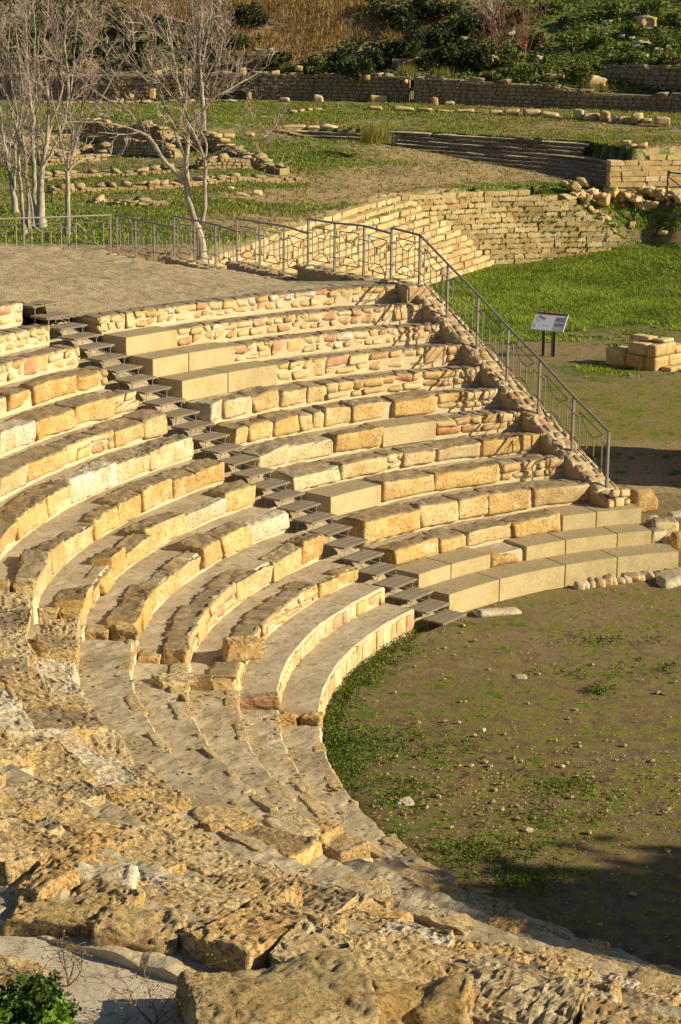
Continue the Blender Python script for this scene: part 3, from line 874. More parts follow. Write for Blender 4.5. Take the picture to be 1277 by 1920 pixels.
# ------------------------------------------------------------------ wooden stairs
stairs = thing('wooden_stairs', 'straight flight of grey wooden plank steps on a steel frame between the stone seats', 'stairs', tuple(pol(9.2, 144.25, 0)))
er = np.array([math.cos(rad(144.25)), math.sin(rad(144.25)), 0]); et = np.array([-er[1], er[0], 0])
steps = []
for k in range(28):
    Rk = RN[1] - .50 + .3365 * k
    zk = np.interp(Rk + .1, [RN[1] - .7] + RN[1:15], [.0] + ZN[1:15]) - .02
    if k == 0: zk = .14
    steps.append((Rk, zk))
for k, (Rk, zk) in enumerate(steps):
    rs = np.random.default_rng(k)
    c = np.array([CX, CY, 0]) + er * (Rk + .2) + UP * (zk - .02)
    off = et * rs.uniform(-.012, .012)
    tl = Bag()
    for j in range(3):
        V, F = stone_local(.72 + rs.uniform(-.008, .008), .135, .036, .12, .006, 0, 1, 0, 0)
        X = V[:, :1] * et + V[:, 1:2] * er + V[:, 2:] * UP + c + off + er * (j - 1) * .141 + UP * rs.uniform(-.002, .002)
        X = X[:, [0, 1, 2]]
        if j == 0:
            loc0 = X.mean(0)
            me = mesh_np('step', V, F[:, ::1], M_wood); o = link('step', me, stairs, X.mean(0) - np.array(stairs.location))
            o.rotation_euler = (0, 0, math.atan2(et[1], et[0])); step = o
        else:
            me = mesh_np('plank', V, F, M_wood); o2 = link('plank', me, step, None)
            o2.location = (0, -(j) * .141, rs.uniform(-.002, .002))
    b = Bag()
    for s_ in (-.27, .27):
        q = c + et * s_
        b.box(q - UP * .03, er * .2, et * .01, UP * .01)
        b.bar(q - er * .17 - UP * .03, q - er * .17 - UP * .2, .007, 4)
        b.bar(q + er * .17 - UP * .03, q + er * .17 - UP * .2, .007, 4)
    b.bar(c - er * .17 - et * .27 - UP * .15, c - er * .17 + et * .05 - UP * .03, .005, 4)
    b.part('support_frame', M_galv, stairs)
b = Bag()       # packed earth slope under the stairs
for k in range(14):
    pass
V = []; kk = 80
for i in range(kk + 1):
    R = 9.0 + (18.1 - 9.0) * i / kk; z = np.interp(R, RN[1:15], [0] + ZN[1:14]) - .12
    for s_ in np.linspace(-.7, .7, 7): V.append(np.array([CX, CY, 0]) + er * R + et * s_ + UP * z)
V = np.array(V); V[:, 2] += fbm(V * 5, 3, 4) * .05
F = [(i * 7 + j, i * 7 + j + 1, i * 7 + j + 8, i * 7 + j + 7) for i in range(kk) for j in range(6)]
part_world('stair_bed', V, np.array(F), M_worn, stairs)

# ------------------------------------------------------------------ ground
LOW = np.array([at(786, 540, 4.1)[:2], [-.5, 46.5], [-3.0, 51.5], [-4.3, 54.0], [-5.2, 57.0]] +
               [at(x, y, 2.66)[:2] + np.array([0, .45]) for x, y in ((400, 474), (480, 451), (563, 426), (640, 398), (752, 366), (994, 351))] +
               [(9.6, 81.3), (16, 81.6), (60, 83), (60, 5), (14, 5), (CX, CY), WA + wnr * .05])
def inside(px, py, poly):
    c = np.zeros(np.shape(px), bool); j = len(poly) - 1
    for i in range(len(poly)):
        xi, yi = poly[i]; xj, yj = poly[j]
        with np.errstate(divide='ignore', invalid='ignore'):
            c ^= ((yi > py) != (yj > py)) & (px < (xj - xi) * (py - yi) / (yj - yi + 1e-12) + xi)
        j = i
    return c
# edge of the upper terrace behind the far steps
FS_TOP = [at(x, y, 3.9) for x, y in ((560, 238), (720, 245), (880, 255), (1000, 263), (1100, 269), (1187, 285))]
FS_RET = at(1400, 265, 3.9)
HIGH = np.array([p[:2] + [0.1, .35] for p in FS_TOP] + [FS_RET[:2] + [0, .4], (80, 95), (80, 300), (-80, 300), (-80, 100), (-12, 93)])
CT = [(0, 430, 2.8), (-300, 430, 2.8), (200, 430, 2.8), (375, 485, 2.9), (480, 430, 2.8), (560, 400, 2.72), (640, 388, 2.68), (752, 358, 2.68), (900, 350, 2.68), (994, 350, 2.68),
      (1100, 355, 2.6), (1277, 372, 2.4), (1500, 372, 2.4), (1085, 342, 2.66), (700, 330, 2.8), (560, 345, 2.85), (100, 360, 2.8), (300, 350, 2.85), (0, 300, 3.0), (200, 300, 2.95),
      (-300, 300, 3.0), (300, 300, 3.0), (450, 310, 3.1), (300, 277, 3.55), (430, 283, 3.65), (600, 285, 3.5), (700, 286, 3.25), (560, 262, 3.65), (640, 268, 3.45), (760, 305, 3.2), (560, 320, 3.1), (650, 322, 3.0),
      (820, 318, 2.9), (960, 338, 2.7), (1183, 341, 2.64), (1400, 330, 2.6)]
CU = [(300, 246, 4.05), (430, 256, 4.1), (200, 238, 4.05), (560, 238, 4.0), (400, 225, 4.2), (200, 210, 4.2), (0, 200, 4.3), (-300, 200, 4.3), (470, 190, 4.2), (700, 200, 4.2), (900, 212, 4.15), (1277, 215, 4.1),
      (1600, 220, 4.1), (1000, 250, 3.95), (1277, 262, 3.95), (720, 240, 3.9), (1500, 270, 3.9), (0, 232, 4.05), (-200, 235, 4.0)]
LP = np.array([at(*c) for c in CT]); UPt = np.array([at(*c) for c in CU])
ALLP = np.concatenate([LP, UPt])
def idw(x, y, P, p=3.0):
    num = 0; den = 0
    for q in P:
        d2 = ((x - q[0]) ** 2 + ((y - q[1]) * .9) ** 2 + .3) ** (p / 2); num = num + q[2] / d2; den = den + 1 / d2
    return num / den
def terrain(x, y):
    x = np.asarray(x, float); y = np.asarray(y, float)
    R = np.hypot(x - CX, y - CY); th = np.degrees(np.arctan2(y - CY, x - CX)) % 360
    zp = idw(x, y, ALLP)
    zu = idw(x, y, UPt)
    hi = inside(x, y, HIGH)
    zlow_side = idw(x, y, LP)
    # plateau: the far-step line separates the levels on the right; on the left they join in a slope
    right = sst(-3.5, -.8, x)
    zz = np.where(hi, zu * right + zp * (1 - right), np.where(y < 95, zlow_side * right + zp * (1 - right), zu))
    # netted bank between the top row and the back wall
    Y0 = 40.
    bank = np.interp(y, [30, 40, 44, 48, 52, 55, 58.5, 62], [4.2, 4.18, 4.12, 3.9, 3.55, 3.15, 2.7, 2.8])
    near_wall = sst(5, 0, ((x - 1.57) * .889 + (y - 42.83) * .457 + 0))  # signed distance to the back wall line
    wline = np.interp(y, [43, 45, 47.5, 51, 54.6, 58.4], [3.95, 3.78, 3.6, 3.2, 2.85, 2.55])
    dist = -((x - 1.57) * .889 + (y - 42.83) * .457)
    bk = wline + (bank + .12 - wline) * sst(0, 4.5, dist)
    bk = np.where(y < 43.5, np.minimum(bk, 4.42), bk)
    zz = np.where(y < 60, bk + (zz - bk) * sst(57.5, 61, y), zz)
    low = inside(x, y, LOW)
    # gentle grassy slope at the right end of the upper level
    sl2 = sst(0, 1, 0)
    zlow = 0.0 + 0 * x
    yw = np.interp(x, [2.2, 5, 7.2, 10.9, 13], [76, 77.8, 78.6, 79.2, 79.4])
    zlow = .5 * sst(6, 11, x) * sst(72, 79, y)
    zb_ = np.interp(x, [7.0, 8.3, 9.5, 10.9, 12.5, 15], [2.45, 1.95, 1.3, .7, .55, .6])
    pocket = sst(7.0, 7.6, x) * sst(.1, .45, y - yw)
    zlow = zlow + pocket * (zb_ + (2.5 - zb_) * sst(.35, 2.1, y - yw) - zlow)
    rr_ = sst(11, 13, x) * sst(77.6, 81.2, y); zlow = np.maximum(zlow, rr_ * 2.4)
    zz = np.where(low, zlow, zz)
    # under the seats
    inR = (R < RN[15] + .3) & (th > 100) & (th < 262)
    cone = np.interp(R, [9.1, 9.3] + [r + .05 for r in RN[2:16]], [0, -.4] + [z - .75 for z in ZN[1:15]])
    leftwall = (x - WA[0]) * wnr[0] + (y - WA[1]) * wnr[1] < .2
    zz = np.where(inR & (leftwall | (th > 150)) & (R < 18.1), np.where(R < 9.25, 0, np.minimum(cone, zz + 9)), zz)
    near = (th > 185) & (R >= 18.1)
    zz = np.where(near, 4.55, zz)
    zz = np.where((R < 9.25), 0, zz)
    # the hillside on which the camera stands
    return zz

def seg_grid(x0, x1, y0, y1, st):
    gx = np.arange(x0, x1 + st / 2, st); gy = np.arange(y0, y1 + st / 2, st)
    X, Y = np.meshgrid(gx, gy); n, m = X.shape
    i = (np.arange(n - 1)[:, None] * m + np.arange(m - 1)[None]); F = np.stack([i, i + 1, i + m + 1, i + m], -1).reshape(-1, 4)
    return X.ravel(), Y.ravel(), F, (n, m)
def pxof(x, y, z): 
    u, v, d = proj(np.stack([x, y, z], -1)); return u, v
def blob(u, v, cx, cy, rx, ry): return np.exp(-(((u - cx) / rx) ** 2 + ((v - cy) / ry) ** 2))
def masks(x, y, z):
    """grass, moss and pale-soil amounts over the ground, by place"""
    u, v = pxof(x, y, z)
    g = np.full(x.shape, .30); mo = np.full(x.shape, .05); pa = np.full(x.shape, .3)
    R = np.hypot(x - CX, y - CY)
    lowf = (z < .6) & (y > 42)
    # green field beyond the stage
    fld = lowf & (v < 640)
    g = np.where(lowf, sst(690, 600, v + (u - 1050) * .12) * 1.0 + .10 - .35 * blob(u, v, 1130, 625, 120, 14) - .2 * blob(u, v, 1230, 520, 80, 14), g)
    g = np.where(lowf & (v > 640), .20 + .35 * blob(u, v, 1120, 700, 90, 25), g)
    mo = np.where(lowf, sst(660, 740, v) * sst(900, 800, v) * .62, mo)
    pa = np.where(lowf, .25 + .6 * sst(800, 900, v), pa)
    # orchestra
    orc = (y < 42) & (z < .6)
    g = np.where(orc, .0 + .22 * sst(1150, 1350, v) * sst(1300, 640, u) + .16 * sst(1.0, .1, 9.2 - R) * sst(1150, 1300, v) + .12 * blob(u, v, 930, 1250, 200, 60), g)
    mo = np.where(orc, .30 + .15 * blob(u, v, 900, 1400, 300, 200), mo)
    pa = np.where(orc, .0 + .22 * sst(1400, 1100, v), pa)
    # upper levels
    upm = (z > 1.2) & (y > 55)
    g = np.where(upm, .60, g); mo = np.where(upm, .30, mo); pa = np.where(upm, .75, pa)
    g = np.where(upm & (v > 385) & (u < 330), 1.0, g)
    dirt = blob(u, v, 880, 322, 260, 22) + blob(u, v, 700, 355, 170, 22) + blob(u, v, 540, 415, 110, 16) + blob(u, v, 560, 370, 110, 14) + .9 * blob(u, v, 600, 250, 90, 6) + blob(u, v, 760, 290, 70, 12)
    g = np.where(upm, g - .75 * dirt, g); pa = np.where(upm, pa + .5 * dirt, pa)
    gg = blob(u, v, 600, 300, 110, 24) + blob(u, v, 400, 275, 200, 16) + blob(u, v, 300, 220, 170, 14) + blob(u, v, 600, 215, 160, 10) + blob(u, v, 1130, 262, 60, 10) + .8 * blob(u, v, 860, 243, 60, 8) + blob(u, v, 980, 350, 200, 8) \
        + blob(u, v, 540, 350, 90, 7) + blob(u, v, 460, 385, 150, 10) + blob(u, v, 1200, 420, 80, 30) * .6 + blob(u, v, 780, 303, 70, 8) * .6
    g = np.where(upm, g + .55 * gg, g)
    g = np.where(upm & (v < 300) & (v > 205), g - .12, g)
    # netted bank
    bank = (y > 30) & (y < 60) & (z > 2)
    g = np.where(bank, -.6, g); mo = np.where(bank, -.6, mo); pa = np.where(bank, .7, pa)
    near = (y < 20); g = np.where(near & (z > 2), .1, g)
    C = np.stack([g, mo, pa, np.ones_like(g)], -1); return np.clip(C, -1, 2)

gx, gy, gF, _ = seg_grid(-22, 30, 18, 112, .25)
# leave a hole where the finer orchestra sheet lies
gz = terrain(gx, gy)
gz0 = gz.copy()
rough = n2(gx, gy, .5, 3, 1) * .05 + n2(gx, gy, 2.2, 4, 2) * .035
gz = gz + rough * np.where((gy > 42) | (gz > 1), 1, 0)
Rg = np.hypot(gx - CX, gy - CY)
gz = np.where((gy < 45) & (gz0 < .3) & (Rg < 14), gz - .10, gz)
gz = np.where((gy < 59.2) & (gz0 > 1.2), gz - .35, gz)
gme = mesh_np('ground', np.stack([gx, gy, gz], -1), gF, M_ground, True, masks(gx, gy, gz0))
ground = link('ground', gme); ground['kind'] = 'structure'
def ground_z(x, y): return float(terrain(np.array([x]), np.array([y]))[0])
# far sheet to the horizon
X2, Y2, F2, _ = seg_grid(-600, 600, -200, 1200, 40)
fm = mesh_np('terrain', np.stack([X2, Y2, np.full_like(X2, -.9)], -1), F2, M_ground, False, np.tile([.5, .1, .5, 1], (len(X2), 1)))
o = link('terrain', fm); o['kind'] = 'structure'
# orchestra floor, finer
ox, oy, oF, _ = seg_grid(-1.2, 16, 17.6, 42.2, .07)
Ro = np.hypot(ox - CX, oy - CY)
oz = n2(ox, oy, .8, 3, 21) * .03 + n2(ox, oy, 4, 4, 22) * .016 + n2(ox, oy, 14, 2, 23) * .008
oz = oz - .03 - .05 * (Ro > 9.05) 
om = mesh_np('orchestra_floor', np.stack([ox, oy, oz], -1), oF, M_ground, True, masks(ox, oy, np.zeros_like(ox)))
orch = link('orchestra_floor', om); orch['kind'] = 'structure'

# netted bank surface
def net_mat():
    m, nt, b = nodes('netted_dry_soil'); P = wpos(nt)
    mp = N(nt, 'ShaderNodeMapping'); mp.inputs['Rotation'].default_value = (0, 0, .5); nt.links.new(P, mp.inputs[0])
    n = noise(nt, P, 4, 7, .75)
    c = ramp(nt, n, [(.3, (.17, .12, .065)), (.5, (.45, .335, .19)), (.7, (.62, .49, .30))])
    w = N(nt, 'ShaderNodeTexWave'); w.bands_direction = 'X'; w.inputs['Scale'].default_value = 5; w.inputs['Distortion'].default_value = 1.2; w.inputs['Detail'].default_value = 2
    w2 = N(nt, 'ShaderNodeTexWave'); w2.bands_direction = 'Y'; w2.inputs['Scale'].default_value = 4; w2.inputs['Distortion'].default_value = 1.2; w2.inputs['Detail'].default_value = 2
    nt.links.new(mp.outputs[0], w.inputs['Vector']); nt.links.new(mp.outputs[0], w2.inputs['Vector'])
    net = math_(nt, 'MAXIMUM', mapr(nt, w.outputs['Fac'], .6, .9), mapr(nt, w2.outputs['Fac'], .6, .9))
    c = mixc(nt, mapr(nt, noise(nt, P, 2.2, 6, .8, .5), .57, .70, 0, .6), c, (.07, .055, .035))
    c = mixc(nt, math_(nt, 'MULTIPLY', net, .3), c, (.46, .42, .32))
    nt.links.new(c, b.inputs['Base Color'])
    h = math_(nt, 'ADD', math_(nt, 'MULTIPLY', noise(nt, P, 6, 7, .75), 2.), math_(nt, 'MULTIPLY', net, .25)); bump(nt, b, h, .05, 1.)
    return m
bx, by, bF, shp = seg_grid(-16, 3, 30, 60, .1)
bz = terrain(bx, by); Rb = np.hypot(bx - CX, by - CY); thb = np.degrees(np.arctan2(by - CY, bx - CX)) % 360
dist = -((bx - 1.57) * .889 + (by - 42.83) * .457)
bz = bz + .03 + n2(bx, by, .5, 3, 31) * .22 + n2(bx, by, 3.5, 4, 32) * .10
rin = np.where(thb < 145, 17.7, 18.35)
zr_ = np.where(thb < 144.3, 4.12, 4.47); bz = zr_ + (bz - zr_) * sst(.0, 3.5, Rb - rin)
ok = (Rb > rin) & (dist > -.1) & (by < 59.3)
keep = ok[bF].all(1)
nm = mesh_np('netted_bank', np.stack([bx, by, bz], -1), bF[keep], net_mat(), True)
o = link('netted_bank', nm); o['kind'] = 'structure'; o['label'] = 'dry soil bank covered with erosion net behind the top seats'

# path behind the near rows
pv = []; T = np.linspace(186, 262, 160); rr_ = np.linspace(18.7, 25, 50)
for t in T:
    for r in rr_: pv.append((CX + r * math.cos(rad(t)), CY + r * math.sin(rad(t)), 4.62))
pv = np.array(pv); pv[:, 2] += fbm(pv * .8, 3, 2) * .03 + fbm(pv * 5, 3, 2) * .006
pF = np.array([(i * 50 + j, i * 50 + j + 1, i * 50 + j + 51, i * 50 + j + 50) for i in range(159) for j in range(49)])
o = link('path', mesh_np('path', pv, pF, M_path, True)); o['kind'] = 'structure'

# ------------------------------------------------------------------ agora steps beyond the theatre
def polyline_pts(P, step):
    P = np.asarray(P, float); d = np.linalg.norm(np.diff(P[:, :2], axis=0), axis=1); c = np.concatenate([[0], np.cumsum(d)])
    return c, P
def along(P, c, s):
    return np.array([np.interp(s, c, P[:, i]) for i in range(P.shape[1])])
def course(parent, P, h, depth, rs, mat, lmin=.28, lmax=.6, seg=.16, gap=.02, jit=.02, name='stone', skip=0., rnd=.010, maxn=5, limit=9999, face=1):
    """one course of blocks whose front top edge follows the polyline P"""
    c, P = polyline_pts(P, .1); s = 0; cnt = 0
    while s < c[-1] - .1:
        w = min(rs.uniform(lmin, lmax), c[-1] - s)
        q = along(P, c, s + w / 2); t = along(P, c, s + w) - along(P, c, s); t[2] = 0; t /= max(np.linalg.norm(t), 1e-6)
        nrm = np.array([-t[1], t[0], 0]) * face           # into the bank
        s += w
        if rs.random() < skip or not inview(q, 120): continue
        V, F = stone_local(w - gap, depth, h - gap * .6, seg, rnd, .016, 6, 0, .018, maxn)
        j = rs.uniform(-jit, jit)
        X = q + V[:, :1] * t + (V[:, 1:2] + depth / 2 + j) * nrm + (V[:, 2:] - h / 2 + rs.uniform(-.01, .01)) * UP
        part_world(name, X, F, mat, parent, False); cnt += 1
    return cnt
def tread_mesh(parent, lines, mat, name, cols=None, sink=.02, back=.07):
    """stair shaped core behind the courses: lines from the lowest to the highest, equal numbers of points"""
    L = [np.asarray(l, float) for l in lines]; k = 60
    S = []
    for l in L:
        c, _ = polyline_pts(l, .1); S.append(np.array([along(l, c, c[-1] * i / k) for i in range(k + 1)]))
    V = []; rows = []
    for a, l in enumerate(S):
        lo = l.copy(); lo[:, 2] = (S[a - 1][:, 2] if a else l[:, 2] - .6) - sink
        hi = l.copy(); hi[:, 2] -= sink
        for q in (lo, hi):
            q = q.copy(); tg_ = np.gradient(q[:, :2], axis=0); dirn = np.stack([-tg_[:, 1], tg_[:, 0]], 1); dirn /= np.maximum(np.linalg.norm(dirn, axis=1, keepdims=True), 1e-6)
            q[:, :2] += dirn * back
            rows.append(len(V)); V += list(q)
    V = np.array(V); V[:, 2] += fbm(V * 3, 3, 2) * .015
    F = [(rows[r] + i, rows[r] + i + 1, rows[r + 1] + i + 1, rows[r + 1] + i) for r in range(len(rows) - 1) for i in range(k)]
    cc = None if cols is None else np.tile(cols, (len(V), 1))
    return part_world(name, V, np.array(F), mat, parent, False, cc), S

CRr = [(1089, 465), (1125, 460), (1145, 452), (1163, 443), (1163, 435), (1147, 427), (1144, 417), (1130, 409), (1110, 404), (1098, 396), (1089, 386), (1080, 375), (1045, 363), (994, 352)]
CLc = [(928, 482), (918, 473), (908, 464), (898, 456), (888, 448), (876, 441), (862, 434), (848, 426), (835, 417), (820, 408), (805, 398), (790, 388), (770, 378), (752, 366)]
hk = .19
rgt = []; lft = []
A13, B13 = at(*CLc[13], 2.71), at(*CRr[13], 2.71); slp = (B13[1] - A13[1]) / (B13[0] - A13[0])
def on_face(xp, z, k):
    r = ray(xp, 420); X = r[0] / r[1]                  # walk to the plan line of the wall
    Y = 78.
    for _ in range(20): Y = float(np.interp(X * Y, [2.2, 5, 7.2, 10.9, 13], [76, 77.8, 78.6, 79.2, 79.4]))
    return np.array([X * Y, Y - (13 - k) * .05, z])
for k in range(14):
    z = .05 + (k + 1) * hk
    Cn = at(*CLc[k], z); Rr = on_face(CRr[k][0], z, k); Cn = on_face(CLc[k][0], z, k)
    mid_ = on_face((CLc[k][0] + CRr[k][0]) / 2, z, k)
    Ln = at(540, 433 + (13 - k) * 14.2, z); m1 = at(CLc[k][0] * .5 + 270, CLc[k][1] * .5 + (433 + (13 - k) * 14.2) * .5 - 3, z)
    L0 = Ln + (Ln - m1) / np.linalg.norm(Ln - m1) * 7.; L0[2] = z
    rgt.append(np.array([Cn, mid_, Rr])); lft.append(np.array([L0, Ln, m1, Cn]))
T1 = thing('stepped_wall', 'sunlit coursed block face of the steep stepped wall beyond the green field', 'wall', tuple(rgt[0][1]))
T2 = thing('stone_steps', 'fan of grassy stone steps seen through the railing, left of the sunlit block wall', 'steps', tuple(lft[0][1]))
M_tread = M_ground
tread_mesh(T1, rgt, M_ground, 'core', [-.3, -.5, .2, 1], back=.16); 
_, S2 = tread_mesh(T2, lft, M_ground, 'turf_treads', [.45, .1, .7, 1])
rs = np.random.default_rng(201)
for k in range(14):
    course(T1, rgt[k], hk + .005, .4, rs, M_agora, .22, .78, jit=.03, gap=.012, rnd=.012, seg=.13)
    course(T2, lft[k], hk, .34, rs, M_agora, .4, 1.1, jit=.04, gap=.012, rnd=.012)

FT = np.array(FS_TOP)
T3 = thing('stone_steps', 'long shaded flight of low dark steps on the upper terrace', 'steps', tuple(FT[2] - [0, 1, .6]))
fl3 = []
dt = (FT[-1] - FT[0])[:2]; dt /= np.linalg.norm(dt); fn = np.array([dt[1], -dt[0]])
for k in range(9):
    o_ = (8 - k) * .22; z = 3.9 - (8 - k) * .152
    L = FT.copy(); L[:, :2] += fn * o_; L[:, 2] = z
    if k > 5: L = L[:5] if k < 8 else L[1:5]
    L[-1] += np.append(dt, 0) * .02 * (8 - k)
    fl3.append(L)
def relen(L, n=6):
    c, _ = polyline_pts(L, 1); return np.array([along(L, c, c[-1] * i / (n - 1)) for i in range(n)])
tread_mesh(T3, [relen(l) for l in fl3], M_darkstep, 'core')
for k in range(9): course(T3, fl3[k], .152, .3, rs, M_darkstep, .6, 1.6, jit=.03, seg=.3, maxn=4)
T4 = thing('stepped_wall', 'sunlit return face of the upper steps, pale blocks at the right edge', 'wall', tuple(FT[-1] - [0, 0, 1.2]))
c0 = fl3[0][-1]
L4 = []
for k in range(6):
    z = 2.85 + k * .2; a = at(1187, 341 - 9.2 * (k + 1) + 4, z); b_ = at(1340, 337 - 9.2 * (k + 1), z)
    a = np.array([c0[0] + .02 + .0 * k, c0[1] + .05 * k, z]); b_ = np.array([c0[0] + 4.5, c0[1] + 1.2 + .05 * k, z])
    if k == 5: a = a * .65 + b_ * .35; a[2] = z
    L4.append(np.array([a, b_]))
tread_mesh(T4, [relen(l) for l in L4], M_far, 'core')
for k in range(6): course(T4, L4[k], .2, .4, rs, M_far, .45, 1.0, seg=.2, maxn=5)

# ------------------------------------------------------------------ far walls and low ruins
def stuff_wall(name, label, cat, base, hts, thick, mat, stone=(.25, .5), ch=.19, seed=1, cap=True, capmat=None, caplen=(.4, .9), face=1, follow=False):
    """wall of small courses along base points (world); its small stones are one joined part, its capping stones are separate"""
    rs = np.random.default_rng(seed); base = np.asarray(base, float); hts = np.asarray(hts, float)
    c, _ = polyline_pts(base, 1)
    if follow:
        k_ = 14; cc_, _ = polyline_pts(base, 1); hts = np.interp(np.linspace(0, cc_[-1], k_), cc_, hts); base = np.array([along(base, cc_, cc_[-1] * i / (k_ - 1)) for i in range(k_)])
        base[:, 2] = terrain(base[:, 0], base[:, 1] - .1)
    W = thing(name, label, cat, tuple(base[len(base) // 2]))
    c, _ = polyline_pts(base, 1); b = Bag()
    n = max(2, int(c[-1] / .4)); P = np.array([along(base, c, c[-1] * i / n) for i in range(n + 1)]); H = np.interp(np.linspace(0, 1, n + 1) * c[-1], c, hts)
    V = []
    for i in range(n + 1):
        t = P[min(i + 1, n)] - P[max(i - 1, 0)]; t = t[:2] / np.linalg.norm(t[:2]); nr = np.array([-t[1], t[0]]) * face
        for o_, z in ((.05, -.5), (.05, H[i] - .04), (thick - .05, H[i] - .04), (thick - .05, -.5)):
            V.append((P[i, 0] + nr[0] * o_, P[i, 1] + nr[1] * o_, P[i, 2] + z))
    F = [(i * 4 + j, i * 4 + j + 4, i * 4 + j + 5, i * 4 + j + 1) for i in range(n) for j in range(3)]
    part_world('wall_core', V, [np.array(F), np.array([[0, 1, 2, 3], [n * 4 + 3, n * 4 + 2, n * 4 + 1, n * 4]])], mat, W)
    zc_ = 0
    hm = hts.max(); k = 0
    while zc_ < hm - .02:
        s = rs.uniform(0, .2)
        while s < c[-1] - .05:
            w = rs.uniform(*stone); h = np.interp(s + w / 2, c, hts)
            if zc_ + ch * .6 < h + rs.uniform(-.1, .06) * (ch < .16):
                q = along(base, c, s + w / 2); t = along(base, c, min(s + w, c[-1])) - along(base, c, s); t[2] = 0; t /= max(np.linalg.norm(t), 1e-6); nr = np.array([-t[1], t[0], 0]) * face
                hh = min(ch, h - zc_ + .02)
                V, F2_ = lattice(2, 1, 2)
                V = V * [w / 2 - .012, .12, hh / 2 - .01]
                V = V * (1 - .12 * (np.abs(V[:, [2, 2, 0]]) > np.array([hh / 2 - .02, 9, w / 2 - .03])))
                V = V + rs.uniform(-.014, .014, V.shape)
                for (od, fl_) in ((.06, 1), (thick - .06, -1)):
                    b.add(q + V[:, :1] * t + (V[:, 1:2] * fl_ + od + rs.uniform(-.015, .015)) * nr + (V[:, 2:] + zc_ + hh / 2) * UP, F2_)
            s += w
        zc_ += ch; k += 1
    o = b.part('wall_stones', mat, W); o['kind'] = 'stuff'
    if cap:
        s = 0
        while s < c[-1] - .1:
            w = rs.uniform(*caplen); q = along(base, c, min(s + w / 2, c[-1])); h = np.interp(s + w / 2, c, hts); t = along(base, c, min(s + w, c[-1])) - along(base, c, s); t[2] = 0; t /= max(np.linalg.norm(t), 1e-6); nr = np.array([-t[1], t[0], 0]) * face
            if rs.random() < .35: s += w; continue
            hh = rs.uniform(.06, .2); V, F2_ = stone_local(w * .9, thick * rs.uniform(.6, 1.02), hh, .2, .02, .03, 4, 0, .05, 4, .04)
            X = q + V[:, :1] * t + (V[:, 1:2] + thick / 2) * nr + (V[:, 2:] + h + hh * .2) * UP
            if inview(q, 60): part_world('capping_stone', X, F2_, capmat or mat, W, True)
            s += w
    return W
def wl(pts): return [at(x, y, z) for x, y, z in pts]
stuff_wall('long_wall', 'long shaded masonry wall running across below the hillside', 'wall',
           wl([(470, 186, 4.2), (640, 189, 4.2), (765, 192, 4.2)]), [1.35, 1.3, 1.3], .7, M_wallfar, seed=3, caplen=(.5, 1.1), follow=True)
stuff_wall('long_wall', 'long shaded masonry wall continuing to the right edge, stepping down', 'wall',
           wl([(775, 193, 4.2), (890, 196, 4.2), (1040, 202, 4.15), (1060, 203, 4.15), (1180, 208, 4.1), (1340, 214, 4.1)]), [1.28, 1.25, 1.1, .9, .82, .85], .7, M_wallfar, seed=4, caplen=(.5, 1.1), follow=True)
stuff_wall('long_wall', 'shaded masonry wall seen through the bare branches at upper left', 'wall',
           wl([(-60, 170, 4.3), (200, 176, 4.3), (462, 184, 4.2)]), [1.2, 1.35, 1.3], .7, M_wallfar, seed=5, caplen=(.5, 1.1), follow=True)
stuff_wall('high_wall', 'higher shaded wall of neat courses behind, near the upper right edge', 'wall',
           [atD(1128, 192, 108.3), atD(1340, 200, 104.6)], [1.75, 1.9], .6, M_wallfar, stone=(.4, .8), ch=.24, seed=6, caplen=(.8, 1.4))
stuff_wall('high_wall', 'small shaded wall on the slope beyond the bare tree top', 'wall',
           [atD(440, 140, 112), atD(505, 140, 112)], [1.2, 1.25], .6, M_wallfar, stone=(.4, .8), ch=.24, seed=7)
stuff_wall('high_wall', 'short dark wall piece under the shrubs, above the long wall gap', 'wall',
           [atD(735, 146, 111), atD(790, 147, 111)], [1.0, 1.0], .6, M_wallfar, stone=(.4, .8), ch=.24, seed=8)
RW = [('front sunlit long low ruined wall left of centre', [(95, 362, 2.85), (300, 357, 2.85), (420, 348, 2.85), (562, 344, 2.85)], [.38, .36, .4, .42], .6),
      ('diagonal ruined wall with dark face, ending at the low wall corner', [(545, 336, 2.86), (470, 323, 2.9), (395, 310, 2.95), (320, 296, 3.0), (215, 285, 3.1), (160, 274, 3.3)], [.3, .45, .5, .55, .6, .6], .55),
      ('shorter dark-faced ruined wall between the tree and the orange pier', [(345, 322, 2.9), (312, 318, 2.9), (250, 309, 2.95), (192, 304, 2.95)], [.35, .5, .55, .5], .5),
      ('ruined cross wall with shadowed gaps behind the front wall', [(85, 342, 2.87), (200, 338, 2.88), (330, 334, 2.9)], [.45, .3, .4], .5),
      ('low pale block wall in front of the dark shadow triangle', [(372, 334, 2.88), (470, 332, 2.88)], [.4, .45], .5),
      ('broken low wall lying just above the fence, left of the tree', [(168, 386, 2.8), (240, 391, 2.8), (312, 390, 2.8)], [.12, .3, .3], .6),
      ('sunlit ruined wall mass behind the clustered trunks, lowest one', [(82, 327, 2.9), (200, 321, 2.9)], [.5, .6], .6),
      ('sunlit ruined wall mass behind the clustered trunks, middle one', [(60, 308, 2.95), (188, 304, 2.95)], [.7, .75], .7),
      ('sunlit ruined wall mass behind the clustered trunks, topmost one', [(40, 283, 3.2), (145, 280, 3.2)], [.7, .6], .8),
      ('thin line of stones in the grass of the upper terrace', [(600, 204, 4.2), (480, 206, 4.2)], [.1, .1], .3),
      ('pale kerb line along the foot of the upper left wall', [(20, 185, 4.25), (330, 188, 4.2), (430, 192, 4.2)], [.15, .15, .12], .5)]
